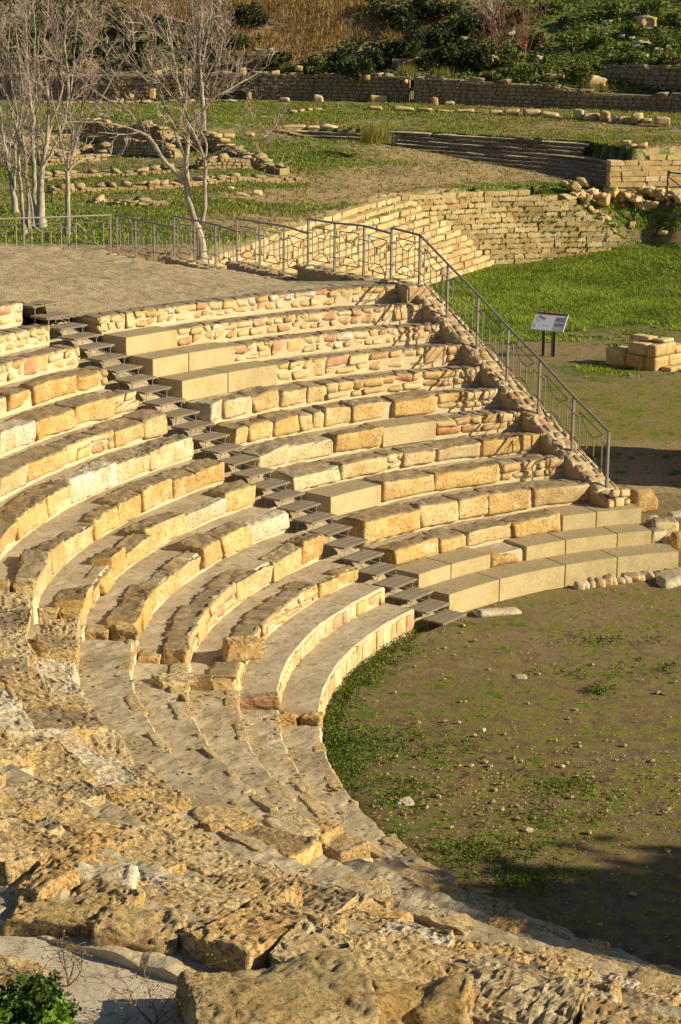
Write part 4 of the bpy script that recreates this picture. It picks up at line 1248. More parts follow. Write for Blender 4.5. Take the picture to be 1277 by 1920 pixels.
for i, (lb, pts, hts, th_) in enumerate(RW):
    stuff_wall('ruined_wall', lb, 'wall', wl(pts), [h_ * (.9 if 'dark' in lb else .5) for h_ in hts], th_, M_ruin, stone=(.14, .32), ch=.13, seed=30 + i, caplen=(.25, .6), follow=True)

# loose blocks on the terraces
rsl = np.random.default_rng(99)
def px_block(name, label, cat, x, ybase, z, wpx, hpx, mat=None, deep=.9, rot=0., rnd=.06, amp=.03, D=None, group=None, seg=.1, warp=.05, top=0., freq=5):
    P = at(x, ybase, z) if D is None else atD(x, ybase, D)
    s = FPX / (P[1] * math.cos(PITCH) + (CAMZ - P[2]) * math.sin(PITCH)); w, h = wpx / s, hpx / s
    V, F = stone_local(w, w * deep, h, max(seg, w / 60), min(rnd, h * .4), amp, freq, top, .03, 16 if seg > .05 else 60, warp)
    V = V @ np.array(Matrix.Rotation(rot, 3, 'Z')).T
    me = mesh_np(name, V + [0, 0, h / 2 - .03], F, mat or M_far, True)
    return thing(name, label, cat, tuple(P), group=group, me=me)
BL = [('rounded_boulder', 'large rounded boulder in front of the long wall, left of centre', 709, 191, 4.2, 31, 13), ('stone_block', 'standing stone with a hollow beside a squared block below the long wall', 815, 197, 4.18, 12, 16),
      ('stone_block', 'squared pale block just right of the hollow standing stone', 843, 196, 4.18, 19, 8), ('stone_block', 'squared dark block just left of the hollow standing stone', 799, 193, 4.2, 14, 10),
      ('stone_block', 'cube-like block on the terrace right of the bare tree', 598, 192, 4.2, 17, 14), ('stone_block', 'leaning upright stone at the tip of the bare branches', 467, 187, 4.2, 10, 15),
      ('stone_block', 'low squared block between leaning stone and cube-like block', 533, 190, 4.2, 20, 8), ('stone_block', 'upright pale stone seen through the single bare tree', 407, 184, 4.2, 12, 18),
      ('stone_block', 'upright pale stone left of the bare tree crown', 286, 186, 4.2, 12, 20), ('stone_block', 'small upright stone further left behind branches', 246, 184, 4.2, 8, 10),
      ('stone_block', 'flat pale block on grass, left of the twin dark-faced one', 428, 258, 4.1, 22, 9), ('stone_block', 'dark-faced small block on the grass near the tree tip', 468, 255, 4.1, 18, 9),
      ('stone_block', 'block lying by the terrace front, beside the tree, half dark', 433, 360, 2.85, 16, 12), ('stone_block', 'rounded pale block ending the small row of stones', 483, 366, 2.85, 18, 9),
      ('stone_block', 'flat pale slab in the small row of stones', 455, 367, 2.85, 30, 6), ('stone_block', 'dark slab end of the row of fallen blocks, far right terrace', 1235, 233, 4.1, 16, 12)]
for i, (nm_, lb, x, y, z, w, h) in enumerate(BL): px_block(nm_, lb, 'boulder' if 'boulder' in nm_ else 'stone block', x, y, z, w, h, rot=rsl.uniform(-.3, .3), deep=.8)
# blocks on top of the walls
for i, (x, y, w, h, lb) in enumerate([(295, 143, 17, 12, 'orange block topping the wall behind the bare tree crown, left one'), (351, 142, 17, 14, 'orange block topping the wall behind the bare tree crown, right one'),
                                      (454, 140, 14, 14, 'squared orange block on the wall by the branch tips'), (515, 140, 18, 8, 'pair of flat orange stones on the wall top'),
                                      (560, 132, 14, 10, 'pale rock perched above the wall left of centre'), (688, 150, 12, 10, 'pale rock on the long wall top, left of the gap'),
                                      (760, 156, 9, 9, 'small orange block beside the wall gap'), (833, 155, 10, 9, 'small pointed pale stone on the wall top right of the gap')]):
    px_block('stone_block', lb, 'stone block', x, y, 5.5, w, h, D=107.8, rot=.2, deep=.8)
# lines of fallen blocks on the far terrace
def block_row(label, pts, rs, h=(.15, .35), w=(.5, 1.1), mat=None):
    P = np.array(wl(pts)); c, _ = polyline_pts(P, 1); T = thing('row_of_fallen_blocks', label, 'stone row', tuple(P[0]))
    s = 0
    while s < c[-1]:
        ww = rs.uniform(*w); q = along(P, c, min(s + ww / 2, c[-1])); hh = rs.uniform(*h)
        V, F = stone_local(ww * .9, rs.uniform(.35, .6), hh, .15, .06, .035, 4, 0, .04, 7, .05)
        part_world('block', V @ np.array(Matrix.Rotation(rs.uniform(-.4, .1), 3, 'Z')).T + q + UP * hh * .4, F, mat or M_far, T, True)
        s += ww + (rs.uniform(.0, .5) if rs.random() < .5 else 0)
rs = np.random.default_rng(61)
block_row('broken line of low blocks left of centre on the far terrace', [(690, 205, 4.2), (760, 207, 4.2), (895, 211, 4.18)], rs, (.06, .2))
block_row('line of dark-faced fallen blocks in the middle of the far terrace', [(918, 214, 4.15), (1035, 219, 4.15)], rs, (.2, .32))
block_row('longest heap of fallen blocks on the far terrace, at right', [(1075, 222, 4.12), (1160, 228, 4.1), (1245, 234, 4.1)], rs, (.25, .5), (.4, .9))
block_row('short low step line at the left end of the shaded steps', [(528, 238, 4.05), (640, 243, 4.0)], rs, (.1, .16), (.6, 1.3))
block_row('dark stones on the grass above the sunlit return face', [(1165, 275, 3.95), (1215, 279, 3.95)], rs, (.12, .3), (.25, .5))
# tumbled stones at the right, above the green field
rs = np.random.default_rng(62)
T = thing('rubble_heap', 'tumbled pile of sunlit boulders right of the coursed block wall', 'rubble heap', tuple(at(1160, 395, 1.6)))
def terr_at_px(x, y):
    r = ray(x, y); lo_ = None
    ks = np.arange(50, 110, .25); P = np.array([r * k for k in ks]); P[:, 2] += CAMZ
    tz = terrain(P[:, 0], P[:, 1]); i = np.argmax(P[:, 2] < tz)
    return np.array([P[i, 0], P[i, 1], tz[i]])
for i in range(92):
    if i < 66: x = rs.uniform(1062, 1285); y = 372 + (x - 1062) * .07 + rs.normal(0, 8) + 6
    else: x = rs.uniform(1100, 1250); y = rs.uniform(395, 440)
    q = terr_at_px(x, y); sz = rs.uniform(.16, .42) * (1 if i < 66 else .7)
    V, F = stone_local(sz * rs.uniform(.8, 1.5), sz, sz * rs.uniform(.45, .85), .1, sz * .12, .035, 6, 0, .08, 6, .09)
    M3 = np.array(Matrix.Rotation(rs.uniform(0, 6), 3, 'Z') @ Matrix.Rotation(rs.uniform(-.6, .6), 3, 'X')).T
    part_world('boulder', V @ M3 + q + UP * (sz * .2 + (rs.uniform(0, .28) if i < 66 else 0)), F, M_far, T, True)
# little rail at the right edge
b = Bag(); P0 = at(1251, 360, 2.5); P1 = at(1300, 364, 2.5); T = thing('barrier', 'brown tubular barrier with a slanting brace at the right edge', 'barrier', tuple(P0))
for q in (P0, P1): b = Bag(); b.bar(q, q + UP * .78, .03); b.part('post', M_darkst, T)
b = Bag(); b.bar(P0 + UP * .75, P1 + UP * .72, .03); b.bar(P0 + UP * .6, P1 - UP * .1, .025); b.part('brace', M_darkst, T)

# ------------------------------------------------------------------ information board
Bp = at(1030, 668, 0.0); T = thing('information_board', 'tilted white information panel with dark red header on steel legs', 'sign', tuple(Bp))
bw, bh = .98, .60; tilt = rad(48)
bx_ = np.array([math.cos(rad(-27)), math.sin(rad(-27)), 0]); byh = np.array([-bx_[1], bx_[0], 0]); by_ = byh * math.cos(tilt) + UP * math.sin(tilt); bn_ = np.cross(bx_, by_)
cb = Bp + UP * .98 - bx_ * .03
def plate(name, u0, u1, v0, v1, lift, mat, th_=.004):
    b = Bag(); b.box(cb + bx_ * (u0 + u1) / 2 * bw + by_ * (v0 + v1) / 2 * bh + bn_ * (lift + th_ / 2), bx_ * (u1 - u0) * bw / 2, by_ * (v1 - v0) * bh / 2, bn_ * th_ / 2)
    return b.part(name, mat, T)
M_pan = simple('white_panel', (.80, .81, .88), .35); M_hdr = simple('dark_red_print', (.14, .015, .02), .4); M_ink = simple('grey_print', (.24, .25, .30), .5); M_inkl = simple('pale_grey_print', (.50, .51, .54), .5)
plate('panel', -.5, .5, -.5, .5, -.02, M_pan, .02)
plate('header', -.5, .5, .41, .5, .0012, M_hdr); plate('edge', .488, .502, -.5, .5, .0012, simple('panel_edge', (.75, .75, .72)), .006)
plate('bottom_edge', -.5, .5, -.505, -.478, .0012, M_ink)
plate('logo', -.475, -.455, .43, .475, .006, M_pan)
plate('text_area', .17, .46, -.46, .30, .0014, M_inkl, .001)
for v0, v1 in ((.05, .28), (-.24, -.04)):
    k = int((v1 - v0) / .035)
    b = Bag()
    for i in range(k):
        v = v1 - .035 * (i + .5); e = .45 if i % 4 != 3 else .38
        b.box(cb + bx_ * (.20 + e) / 2 * bw + by_ * v * bh + bn_ * .0045, bx_ * (e - .20) * bw / 2, by_ * .011 * bh, bn_ * .001)
    b.part('printed_text', M_ink, T)
b = Bag()
for (u0, v0, u1, v1, w_) in ((-.36, .30, -.14, .14, .055), (-.41, .20, -.34, .06, .008), (-.34, .06, -.28, .06, .008), (-.42, -.12, -.34, -.02, .012), (-.34, -.02, -.30, .02, .01), (-.42, -.12, -.39, -.36, .012), (-.26, -.10, -.25, -.12, .03), (-.2, -.2, .04, -.2, .006)):
    p, q = cb + bx_ * u0 * bw + by_ * v0 * bh, cb + bx_ * u1 * bw + by_ * v1 * bh; d = q - p; L = np.linalg.norm(d); d /= L; e = np.cross(bn_, d)
    b.box((p + q) / 2 + bn_ * .004, d * L / 2, e * w_ / 2 * .9, bn_ * .001)
b.part('printed_plan', M_ink, T)
for u in (-.16, .08):
    for w_ in (0, .09):
        b = Bag(); p = Bp + bx_ * (u - .03 + w_ * (u > 0)) + byh * (.06 - w_); b.box(p + UP * .40, bx_ * .03, byh * .016, UP * .46); b.part('leg', M_rail if w_ == 0 else M_darkst, T)
b = Bag()
for z in (.38, .62): b.bar(Bp + bx_ * -.19 + byh * .06 + UP * z, Bp + bx_ * .1 + byh * .06 + UP * z, .012)
b.part('cross_bars', M_darkst, T)

# ------------------------------------------------------------------ ruined block base at the right
T = thing('ruined_base', 'ruined base of large squared blocks with a dark left face, at the right edge', 'ruin', tuple(at(1225, 700, 0)))
q0 = at(1227, 697, 0); s_ = FPX / 56.5
dl = np.array([-.74, .67, 0]); dr = np.array([.70, .71, 0])   # leftwards along the dark face, rightwards along the lit face
def bb(a, b_, z0, z1, u0, u1, mat=M_far, amp=.012, rn=.025):
    """block spanning a..b along the dark face, u0..u1 along the lit face"""
    V, F = stone_local(b_ - a - .012, u1 - u0 - .012, z1 - z0 - .008, .12, rn, amp, 6, .01, .012, 12)
    X = q0 + (V[:, :1] + (a + b_) / 2) * dl + (V[:, 1:2] + (u0 + u1) / 2) * dr + (V[:, 2:] + (z0 + z1) / 2) * UP
    part_world('block', X, F[:, ::-1], mat, T, True)
bb(0, .34, -.1, .38, 0, .66); bb(.34, 1.0, -.1, .38, 0, .66); bb(0, .9, -.1, .38, .66, 1.5)
bb(0, .32, .38, .72, 0, .95); bb(.32, .92, .38, .72, 0, .95); bb(0, .9, .38, .60, .95, 1.5)
bb(1.0, 1.65, -.1, .46, .0, .7); bb(.5, 1.15, .72, .86, .35, .8); bb(.05, .5, .72, .82, .45, .95)
bb(-.35, .0, -.15, .12, .25, 1.5)

# ------------------------------------------------------------------ hillside
def HL(x): return np.interp(x, [-20, -8, -.8, 3.2, 11.3, 15.1, 40], [113.6, 111.9, 110.2, 109.4, 106.8, 105.6, 97.6])
def hill_z(x, y):
    L = HL(x)
    t = y - L
    z = np.interp(x, [-20, 3, 8, 12, 20], [5.15, 5.2, 5.0, 4.8, 4.75]) + sst(-1., 1., t) * .1 + np.maximum(t, 0) * .30 + .55 * sst(6, 9, t) + .6 * sst(13, 15, t)
    return z + n2(x, y, .12, 3, 41) * .9 * sst(0, 6, t) + n2(x, y, .6, 4, 42) * .35
hx, hy, hF, _ = seg_grid(-34, 44, 90, 165, .4)
hz = hill_z(hx, hy); Lh = HL(hx)
ok = hy > Lh - .35
hu, hv = pxof(hx, hy, hz)
hc = np.stack([.35 + .5 * blob(hu, hv, 1150, 90, 200, 120) - .5 * blob(hu, hv, 560, 60, 200, 50), .1 + 0 * hx, .5 + .4 * blob(hu, hv, 560, 50, 200, 60), np.ones_like(hx)], -1)
hm = mesh_np('hillside', np.stack([hx, hy, hz], -1), hF[ok[hF].all(1)], M_ground, True, hc)
o = link('hillside', hm); o['kind'] = 'structure'

# leaves and grass ---------------------------------------------------
def quads(C, size, rs, cols, aspect=1.8, upb=0.):
    """leaf shaped quads at centres C"""
    n = len(C); a = rs.normal(size=(n, 3)); a[:, 2] += upb; a /= np.linalg.norm(a, axis=1, keepdims=True)
    b = np.cross(a, rs.normal(size=(n, 3))); b /= np.maximum(np.linalg.norm(b, axis=1, keepdims=True), 1e-6)
    s = np.broadcast_to(size, (n,))[:, None] * rs.uniform(.6, 1.3, (n, 1))
    V = np.stack([C - a * s, C + b * s / aspect, C + a * s, C - b * s / aspect], 1).reshape(-1, 3)
    F = np.arange(n * 4).reshape(-1, 4); K = np.repeat(cols, 4, axis=0)
    return V, F, K
def blades(C, h, w, rs, cols, lean=.5, per=4):
    n = len(C); C = np.repeat(C, per, axis=0); cols = np.repeat(cols, per, axis=0) * rs.uniform(.7, 1.25, (n * per, 1))
    h = np.repeat(np.broadcast_to(h, (n,)), per) * rs.uniform(.5, 1.2, n * per); w = np.repeat(np.broadcast_to(w, (n,)), per)
    C = C + np.stack([rs.normal(0, 1, n * per) * h * .35, rs.normal(0, 1, n * per) * h * .35, np.zeros(n * per)], 1)
    a = rs.uniform(0, 2 * np.pi, n * per); d = np.stack([np.cos(a), np.sin(a), 0 * a], 1); e = np.stack([-np.sin(a), np.cos(a), 0 * a], 1)
    tip = C + d * (h * lean * rs.uniform(0, 1.3, n * per))[:, None] + UP * h[:, None]
    V = np.stack([C - e * w[:, None] / 2, C + e * w[:, None] / 2, tip], 1).reshape(-1, 3)
    return V, np.arange(n * per * 3).reshape(-1, 3), np.repeat(cols, 3, axis=0)
def rgba(c): return np.concatenate([np.clip(c, 0, 1), np.ones((len(c), 1))], 1)
def stuff(name, V, F, K, kind='stuff', mat=None):
    me = mesh_np(name, V, F, mat or M_leaf, False, rgba(K)); o = link(name, me); o['kind'] = kind; return o
def mixcol(rs, n, pal):
    pal = np.array(pal); i = rs.integers(0, len(pal), n); j = rs.integers(0, len(pal), n); t = rs.random((n, 1)); return pal[i] * t + pal[j] * (1 - t)
GREEN = [(.16, .25, .015), (.25, .35, .025), (.07, .12, .012), (.33, .38, .045), (.28, .28, .07)]
DRYG = [(.30, .21, .08), (.24, .17, .06), (.36, .27, .11)]
def scatter(n, x0, x1, y0, y1, rs, zf, chan=0, thr=.5, uvlim=True):
    x = rs.uniform(x0, x1, n); y = rs.uniform(y0, y1, n); z = zf(x, y)
    u, v = pxof(x, y, z); m = (u > -40) & (u < 1317) & (v > -40) & (v < 1960)
    x, y, z = x[m], y[m], z[m]
    M = masks(x, y, z)[:, chan] + n2(x, y, .55, 4, 71) * 1.1 + n2(x, y, 2.6, 3, 72) * .7
    k = M > thr
    return np.stack([x[k], y[k], z[k]], 1)
rs = np.random.default_rng(300)
# grass of the green field
P = scatter(120000, 2, 18, 55, 84, rs, lambda x, y: terrain(x, y))
P = P[inside(P[:, 0], P[:, 1], LOW)]
tone = n2(P[:, 0], P[:, 1], .8, 3, 75)[:, None]
K = mixcol(rs, len(P), GREEN) * (1 + .9 * tone)
V, F, K = blades(P - [0, 0, .02], .11, .04, rs, K, .7, 4); stuff('grass', V, F, K)
# grass of the upper levels
P = scatter(110000, -16, 18, 55, 108, rs, lambda x, y: terrain(x, y), thr=.62)
P = P[~inside(P[:, 0], P[:, 1], LOW)]
K = mixcol(rs, len(P), GREEN + [(.16, .17, .04)]) * (1 + .4 * n2(P[:, 0], P[:, 1], .5, 3, 76)[:, None])
V, F, K = blades(P - [0, 0, .02], .10, .06, rs, K, .9, 3); stuff('turf', V, F, K)
P = scatter(26000, -16, 18, 55, 108, rs, lambda x, y: terrain(x, y), chan=2, thr=.6)
K = mixcol(rs, len(P), DRYG); V, F, K = blades(P[~inside(P[:, 0], P[:, 1], LOW)] - [0, 0, .02], .12, .05, rs, K[~inside(P[:, 0], P[:, 1], LOW)], .8, 3); stuff('dry_grass', V, F, K)

# ------------------------------------------------------------------ bare trees
def grow(bag, p, d, L, r, depth, rs, tw=0, droop=0.0, upl=.25, sides=5):
    """a branch of length L from p along d, with side shoots; thin ends go to the twig bag"""
    n = max(3, int(L / .22)); pts = [p]; q = p.copy(); dd = d / np.linalg.norm(d)
    for i in range(n):
        dd = dd + rs.normal(0, .13, 3) + UP * upl * .22 - UP * droop * .1; dd /= np.linalg.norm(dd); q = q + dd * L / n; pts.append(q.copy())
    pts = np.array(pts); rr = np.maximum(r * np.linspace(1, .4, len(pts)), .0062)
    V, F = tube(pts, rr, sides if r > .02 else 3); (bag[0] if r > .014 else bag[1]).add(V, F)
    if depth <= 0: return
    k = {3: 4, 2: 4, 1: 3}.get(depth, 4)
    for j in range(k + rs.integers(0, 2)):
        t = rs.uniform(.25, 1.0); i = min(int(t * n), n - 1); b0 = pts[i] + (pts[i + 1] - pts[i]) * (t * n - i)
        ax = pts[min(i + 1, n)] - pts[max(i - 1, 0)]; ax /= np.linalg.norm(ax)
        side = rs.normal(size=3); side -= ax * (side @ ax); side /= np.linalg.norm(side)
        nd = ax * .75 + side * rs.uniform(.5, .9) + UP * upl
        grow(bag, b0, nd, L * rs.uniform(.42, .72), r * (1 - .6 * t) * .55, depth - 1, rs, tw, droop, upl, sides)
def bare_tree(label, limbs, D, z, seed, depth=3, bark_=None, twig=None, base=None, dens=1.0, upl=.25, group=None, lenf=1.0, cat='tree', name='bare_tree'):
    """limbs: list of (pixel polyline, r0 px, r1 px, sprout from fraction); the first is the trunk"""
    rs = np.random.default_rng(seed)
    P0 = at(*limbs[0][0][0], z) if D is None else atD(*limbs[0][0][0], D); D = P0[1]
    P0 = P0.copy(); sc = FPX / (D * math.cos(PITCH) + (CAMZ - z) * math.sin(PITCH))
    T = thing(name, label, cat, tuple(P0), group=group); bk, tg = Bag(), Bag(); first = True
    for li, (px, r0, r1, fr) in enumerate(limbs):
        dy0 = 0 if li == 0 else rs.uniform(-.15, .15)
        drift = rs.uniform(-1.1, 1.1) if li else rs.uniform(-.2, .2)
        pts = [];
        for i, (x, y) in enumerate(px):
            f = i / (len(px) - 1); pts.append(atD(x, y, D + drift * f * f))
        pts = np.array(pts)
        c, _ = polyline_pts(pts, 1); c = np.concatenate([[0], np.cumsum(np.linalg.norm(np.diff(pts, axis=0), axis=1))])
        m = max(6, int(c[-1] / .18)); S = np.linspace(0, c[-1], m); q = np.stack([np.interp(S, c, pts[:, i]) for i in range(3)], 1)
        for _ in range(2): q[1:-1] = (q[:-2] + q[2:] + 2 * q[1:-1]) / 4
        q[1:-1] += rs.normal(0, .012, (m - 2, 3))
        rr = np.interp(S, [0, c[-1]], [r0 / sc, r1 / sc]) * .86
        if li == 0: rr = rr * (1 + .5 * np.exp(-S / .25)); q[0] -= UP * .25
        V, F = tube(q, rr, 8); 
        if li == 0:
            tb = Bag(); tb.add(V, F); tb.part('trunk', bark_ or M_bark, T, True)
        else: bk.add(V, F)
        L = c[-1]; k = max(2, int(dens * L * (1 - fr) * 2.9))
        for j in range(k):
            t = fr + (1 - fr) * (j + rs.random()) / k; i = min(int(t * (m - 1)), m - 2); ax = q[i + 1] - q[i]; ax /= np.linalg.norm(ax)
            side = rs.normal(size=3) * [1, .8, .5]; side -= ax * (side @ ax); side /= np.linalg.norm(side)
            grow([bk, tg], q[i], ax * .8 + side * .8 + UP * upl, rs.uniform(.7, 1.5) * (1 - .25 * t) * lenf, rr[i] * .45, depth - 1, rs, upl=upl, sides=4)
        grow([bk, tg], q[-1], q[-1] - q[-2], 1.1 * lenf, rr[-1], depth - 1, rs, upl=upl)
    if bk.V: bk.part('limbs', bark_ or M_bark, T)
    tg.part('twigs', twig or M_twig, T)
    return T
bare_tree('single bare grey tree forking behind the middle railing, without leaves', [
    ([(378, 488), (378, 460), (372, 430), (360, 395), (350, 360), (349, 320), (352, 270), (352, 235)], 10, 4.2, .75),
    ([(371, 430), (381, 416), (385, 390), (384, 350), (384, 318), (386, 300), (379, 282), (369, 265), (362, 245)], 5.5, 2.2, .6),
    ([(349, 345), (335, 330), (312, 308), (298, 288), (287, 265), (270, 249), (235, 238), (196, 231)], 5.5, 1.5, .25),
    ([(285, 264), (262, 228), (235, 206), (205, 190), (172, 165), (150, 150)], 3, 1.2, .2),
    ([(350, 300), (337, 275), (327, 240), (320, 215), (305, 198), (290, 150), (280, 110)], 4.5, 1.4, .35),
    ([(352, 238), (346, 200), (338, 170), (330, 130), (322, 80), (312, 30)], 3.6, 1.2, .1),
    ([(352, 235), (366, 222), (385, 208), (396, 180), (406, 150), (412, 110), (418, 70)], 3.4, 1.2, .2),
    ([(392, 190), (420, 172), (450, 160), (482, 138)], 2.4, 1, .2),
    ([(386, 302), (402, 286), (426, 276), (448, 288), (474, 284), (492, 262)], 2.6, 1, .3),
    ([(384, 300), (392, 270), (372, 240), (362, 215), (372, 190), (378, 150)], 2.4, 1, .3)], None, 2.9, 1, base=None)
bare_tree('pale tall bare tree standing farther back behind the single forked tree', [
    ([(381, 241), (381, 215), (380, 190), (377, 150), (374, 110)], 5, 3.2, .6), ([(377, 150), (368, 110), (362, 60), (360, 10), (358, -30)], 2.8, 1, .1),
    ([(376, 130), (385, 90), (392, 50), (398, 5), (402, -30)], 2.8, 1, .1), ([(374, 110), (375, 60), (378, 10), (380, -30)], 2.8, 1, .05), ([(378, 165), (395, 130), (412, 95), (428, 60)], 2.2, .8, .15),
    ([(377, 160), (350, 130), (335, 90), (330, 50)], 2.2, .8, .15)], None, 4.1, 2, depth=3, lenf=1.5, bark_=M_bark)
bare_tree('slender single-stem bare tree at the right of the left cluster', [
    ([(127, 444), (127, 400), (127, 350), (125, 310)], 6.5, 4.2, .9), ([(126, 318), (136, 290), (145, 260), (150, 225), (156, 190), (162, 150), (172, 100)], 3.6, 1.2, .2),
    ([(126, 312), (120, 285), (112, 250), (104, 215), (96, 170)], 3, 1, .25), ([(150, 235), (178, 200), (205, 160), (232, 110), (262, 70), (285, 45)], 2.6, 1, .15), ([(146, 262), (132, 230), (130, 190), (136, 150), (140, 90), (146, 30)], 2.6, 1, .15),
    ([(128, 320), (150, 300), (178, 295)], 1.8, .8, .3)], None, 2.8, 3, dens=.72)
bare_tree('thick double-stemmed pale bare tree in the left cluster', [
    ([(77, 428), (76, 390), (77, 340), (82, 300)], 11, 5, .95), ([(70, 420), (66, 370), (64, 320), (60, 275), (62, 230), (55, 170), (50, 110), (48, 40), (46, -20)], 6, 1.4, .35), ([(82, 302), (88, 260), (92, 200), (84, 140), (82, 80), (90, 20), (92, -20)], 4.5, 1.4, .25),
    ([(82, 310), (100, 280), (118, 240), (128, 190), (130, 140), (120, 80), (126, 20)], 3.6, 1.2, .25), ([(64, 310), (40, 270), (25, 220), (10, 170), (-5, 120)], 3.2, 1.2, .3), ([(90, 240), (110, 200), (120, 150), (160, 90), (185, 40)], 3, 1, .2), ([(62, 230), (78, 180), (70, 120), (74, 50)], 2.6, 1, .2)], None, 2.8, 4, dens=.72)
bare_tree('leaning bare tree at the far left of the cluster, forked low down', [
    ([(30, 400), (26, 370), (20, 340), (16, 310)], 6.5, 4, .9), ([(24, 360), (30, 330), (28, 280), (34, 230), (24, 170), (14, 100), (20, 30)], 3.4, 1.2, .25), ([(16, 312), (8, 270), (2, 220), (-8, 150)], 3.2, 1.2, .2), ([(18, 320), (4, 290), (-12, 260)], 2.2, 1, .2), ([(28, 270), (50, 220), (64, 150), (66, 60), (60, -10)], 2.8, 1, .2)], None, 2.85, 5, dens=.72)
bare_tree('twin-stemmed bare tree between the leaning and the thick one', [
    ([(46, 440), (42, 400), (38, 350), (36, 310)], 5.5, 3, .9), ([(54, 428), (55, 390), (50, 340), (48, 290), (40, 240), (44, 180), (36, 110), (30, 50)], 4.6, 1.1, .3), ([(36, 312), (32, 270), (40, 210), (52, 150), (46, 80)], 2.6, 1, .2), ([(64, 425), (60, 390), (54, 350)], 2.2, 1, .9)], None, 2.8, 6, dens=.72)

# ------------------------------------------------------------------ shrubs and growth on the hillside
rs = np.random.default_rng(401)
def hill_at_px(x, y):
    r = ray(x, y); ks = np.arange(96, 165, .2); P = np.array([r * k for k in ks]); P[:, 2] += CAMZ
    hz_ = hill_z(P[:, 0], P[:, 1]); b_ = P[:, 2] < hz_; b_ &= (P[:, 1] > HL(P[:, 0]) - .1)
    if not b_.any(): return None
    i = int(np.argmax(b_)); return np.array([P[i, 0], P[i, 1], hz_[i]])
def shrub(label, x, y, w, h, pal, n, rs, leaf=.10, group=None, name='shrub'):
    q = hill_at_px(x, y)
    if q is None: return
    s_ = FPX / q[1]; a, c_ = w / s_ / 2, h / s_
    T = thing(name, label, 'shrub', tuple(q), group=group)
    k = max(4, int(n / 60)); cen = rs.normal(0, 1, (k, 3)) * [a * .5, a * .5, c_ * .26] + [0, 0, c_ * .5]
    i = rs.integers(0, k, n); u = rs.normal(size=(n, 3)); u /= np.linalg.norm(u, axis=1, keepdims=True)
    C = cen[i] + u * rs.uniform(.5, 1., (n, 1)) ** .5 * np.array([a * .5, a * .5, c_ * .3]); C[:, 2] = np.abs(C[:, 2])
    K = mixcol(rs, n, pal) * rs.uniform(.6, 1.3, (k, 1))[i]
    V, F, K = quads(C + q, leaf, rs, K); part_world('foliage', V, F, M_leaf, T, False, rgba(K))
    b = Bag()
    for j in range(5): b.add(*tube([q - UP * .1, q + UP * c_ * .3 + rs.normal(0, a * .15, 3), q + cen[j % k] * .9], [.03, .02, .01], 4))
    b.part('stem', M_drytwig, T)
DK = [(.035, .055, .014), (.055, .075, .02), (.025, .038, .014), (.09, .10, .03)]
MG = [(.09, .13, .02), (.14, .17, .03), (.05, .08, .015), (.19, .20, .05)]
OL = [(.12, .12, .035), (.17, .15, .05), (.09, .09, .03)]
darks = [(470, 40), (590, 132), (640, 128), (700, 118), (735, 100), (770, 88), (800, 110), (830, 75), (850, 112), (880, 55), (760, 50), (820, 30),
          (240, 50), (300, 70), (180, 95), (260, 110), (120, 60), (60, 100), (870, 95), (910, 120), (960, 30), (680, 135), (500, 120), (720, 25), (790, 15), (430, 85)]
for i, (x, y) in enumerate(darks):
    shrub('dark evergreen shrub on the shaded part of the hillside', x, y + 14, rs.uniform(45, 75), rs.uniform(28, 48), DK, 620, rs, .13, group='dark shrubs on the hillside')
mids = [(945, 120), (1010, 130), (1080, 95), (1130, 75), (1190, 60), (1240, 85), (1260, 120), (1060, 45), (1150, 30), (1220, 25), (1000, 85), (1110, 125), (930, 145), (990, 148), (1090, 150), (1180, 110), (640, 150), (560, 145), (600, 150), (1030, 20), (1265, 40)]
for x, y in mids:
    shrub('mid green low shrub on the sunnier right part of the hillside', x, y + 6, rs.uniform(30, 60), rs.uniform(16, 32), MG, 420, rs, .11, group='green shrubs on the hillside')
for x, y, lb in ((765, 145, 'olive tuft above the gap in the long wall'), (830, 152, 'tall yellow-green tuft standing on the wall top right of the gap'), (520, 130, 'golden grass tussock above the wall left of centre'), (1110, 178, 'olive bush on the bright rubble bank above the wall')):
    q = hill_at_px(x, y)
    if q is None: continue
    n = 90; C = np.tile(q, (n, 1)) + rs.normal(0, .1, (n, 3)) * [1, 1, 0]
    V, F, K = blades(C, .7, .035, rs, mixcol(rs, n, [(.22, .20, .04), (.14, .15, .03), (.32, .26, .08)]), .35, 3)
    T = thing('grass_tussock', lb, 'tussock', tuple(q)); part_world('blades', V, F, M_leaf, T, False, rgba(K))
q = at(702, 268, 3.9); C = np.tile(q, (130, 1)) + rs.normal(0, .1, (130, 3)) * [1, 1, 0]
V, F, K = blades(C, .85, .03, rs, mixcol(rs, 130, [(.28, .26, .04), (.20, .20, .04)]), .3, 3); T = thing('grass_tussock', 'bright yellow-green tuft growing from the dark upper steps', 'tussock', tuple(q)); part_world('blades', V, F, M_leaf, T, False, rgba(K))
# undergrowth mass
n = 150000; x = rs.uniform(-26, 36, n); y = rs.uniform(94, 150, n); z = hill_z(x, y); u, v = pxof(x, y, z)
k = (y > HL(x) - .2) & (u > -30) & (u < 1310) & (v > -30); x, y, z, u, v = x[k], y[k], z[k], u[k], v[k]
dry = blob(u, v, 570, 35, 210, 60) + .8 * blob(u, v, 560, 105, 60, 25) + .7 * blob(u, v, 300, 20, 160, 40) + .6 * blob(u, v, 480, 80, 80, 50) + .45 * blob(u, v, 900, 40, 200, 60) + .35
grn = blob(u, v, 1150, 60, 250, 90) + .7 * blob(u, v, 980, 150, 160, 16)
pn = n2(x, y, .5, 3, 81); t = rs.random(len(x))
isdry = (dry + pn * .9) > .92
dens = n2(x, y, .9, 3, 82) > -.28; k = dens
x, y, z, isdry, grn, pn = x[k], y[k], z[k], isdry[k], grn[k], pn[k]
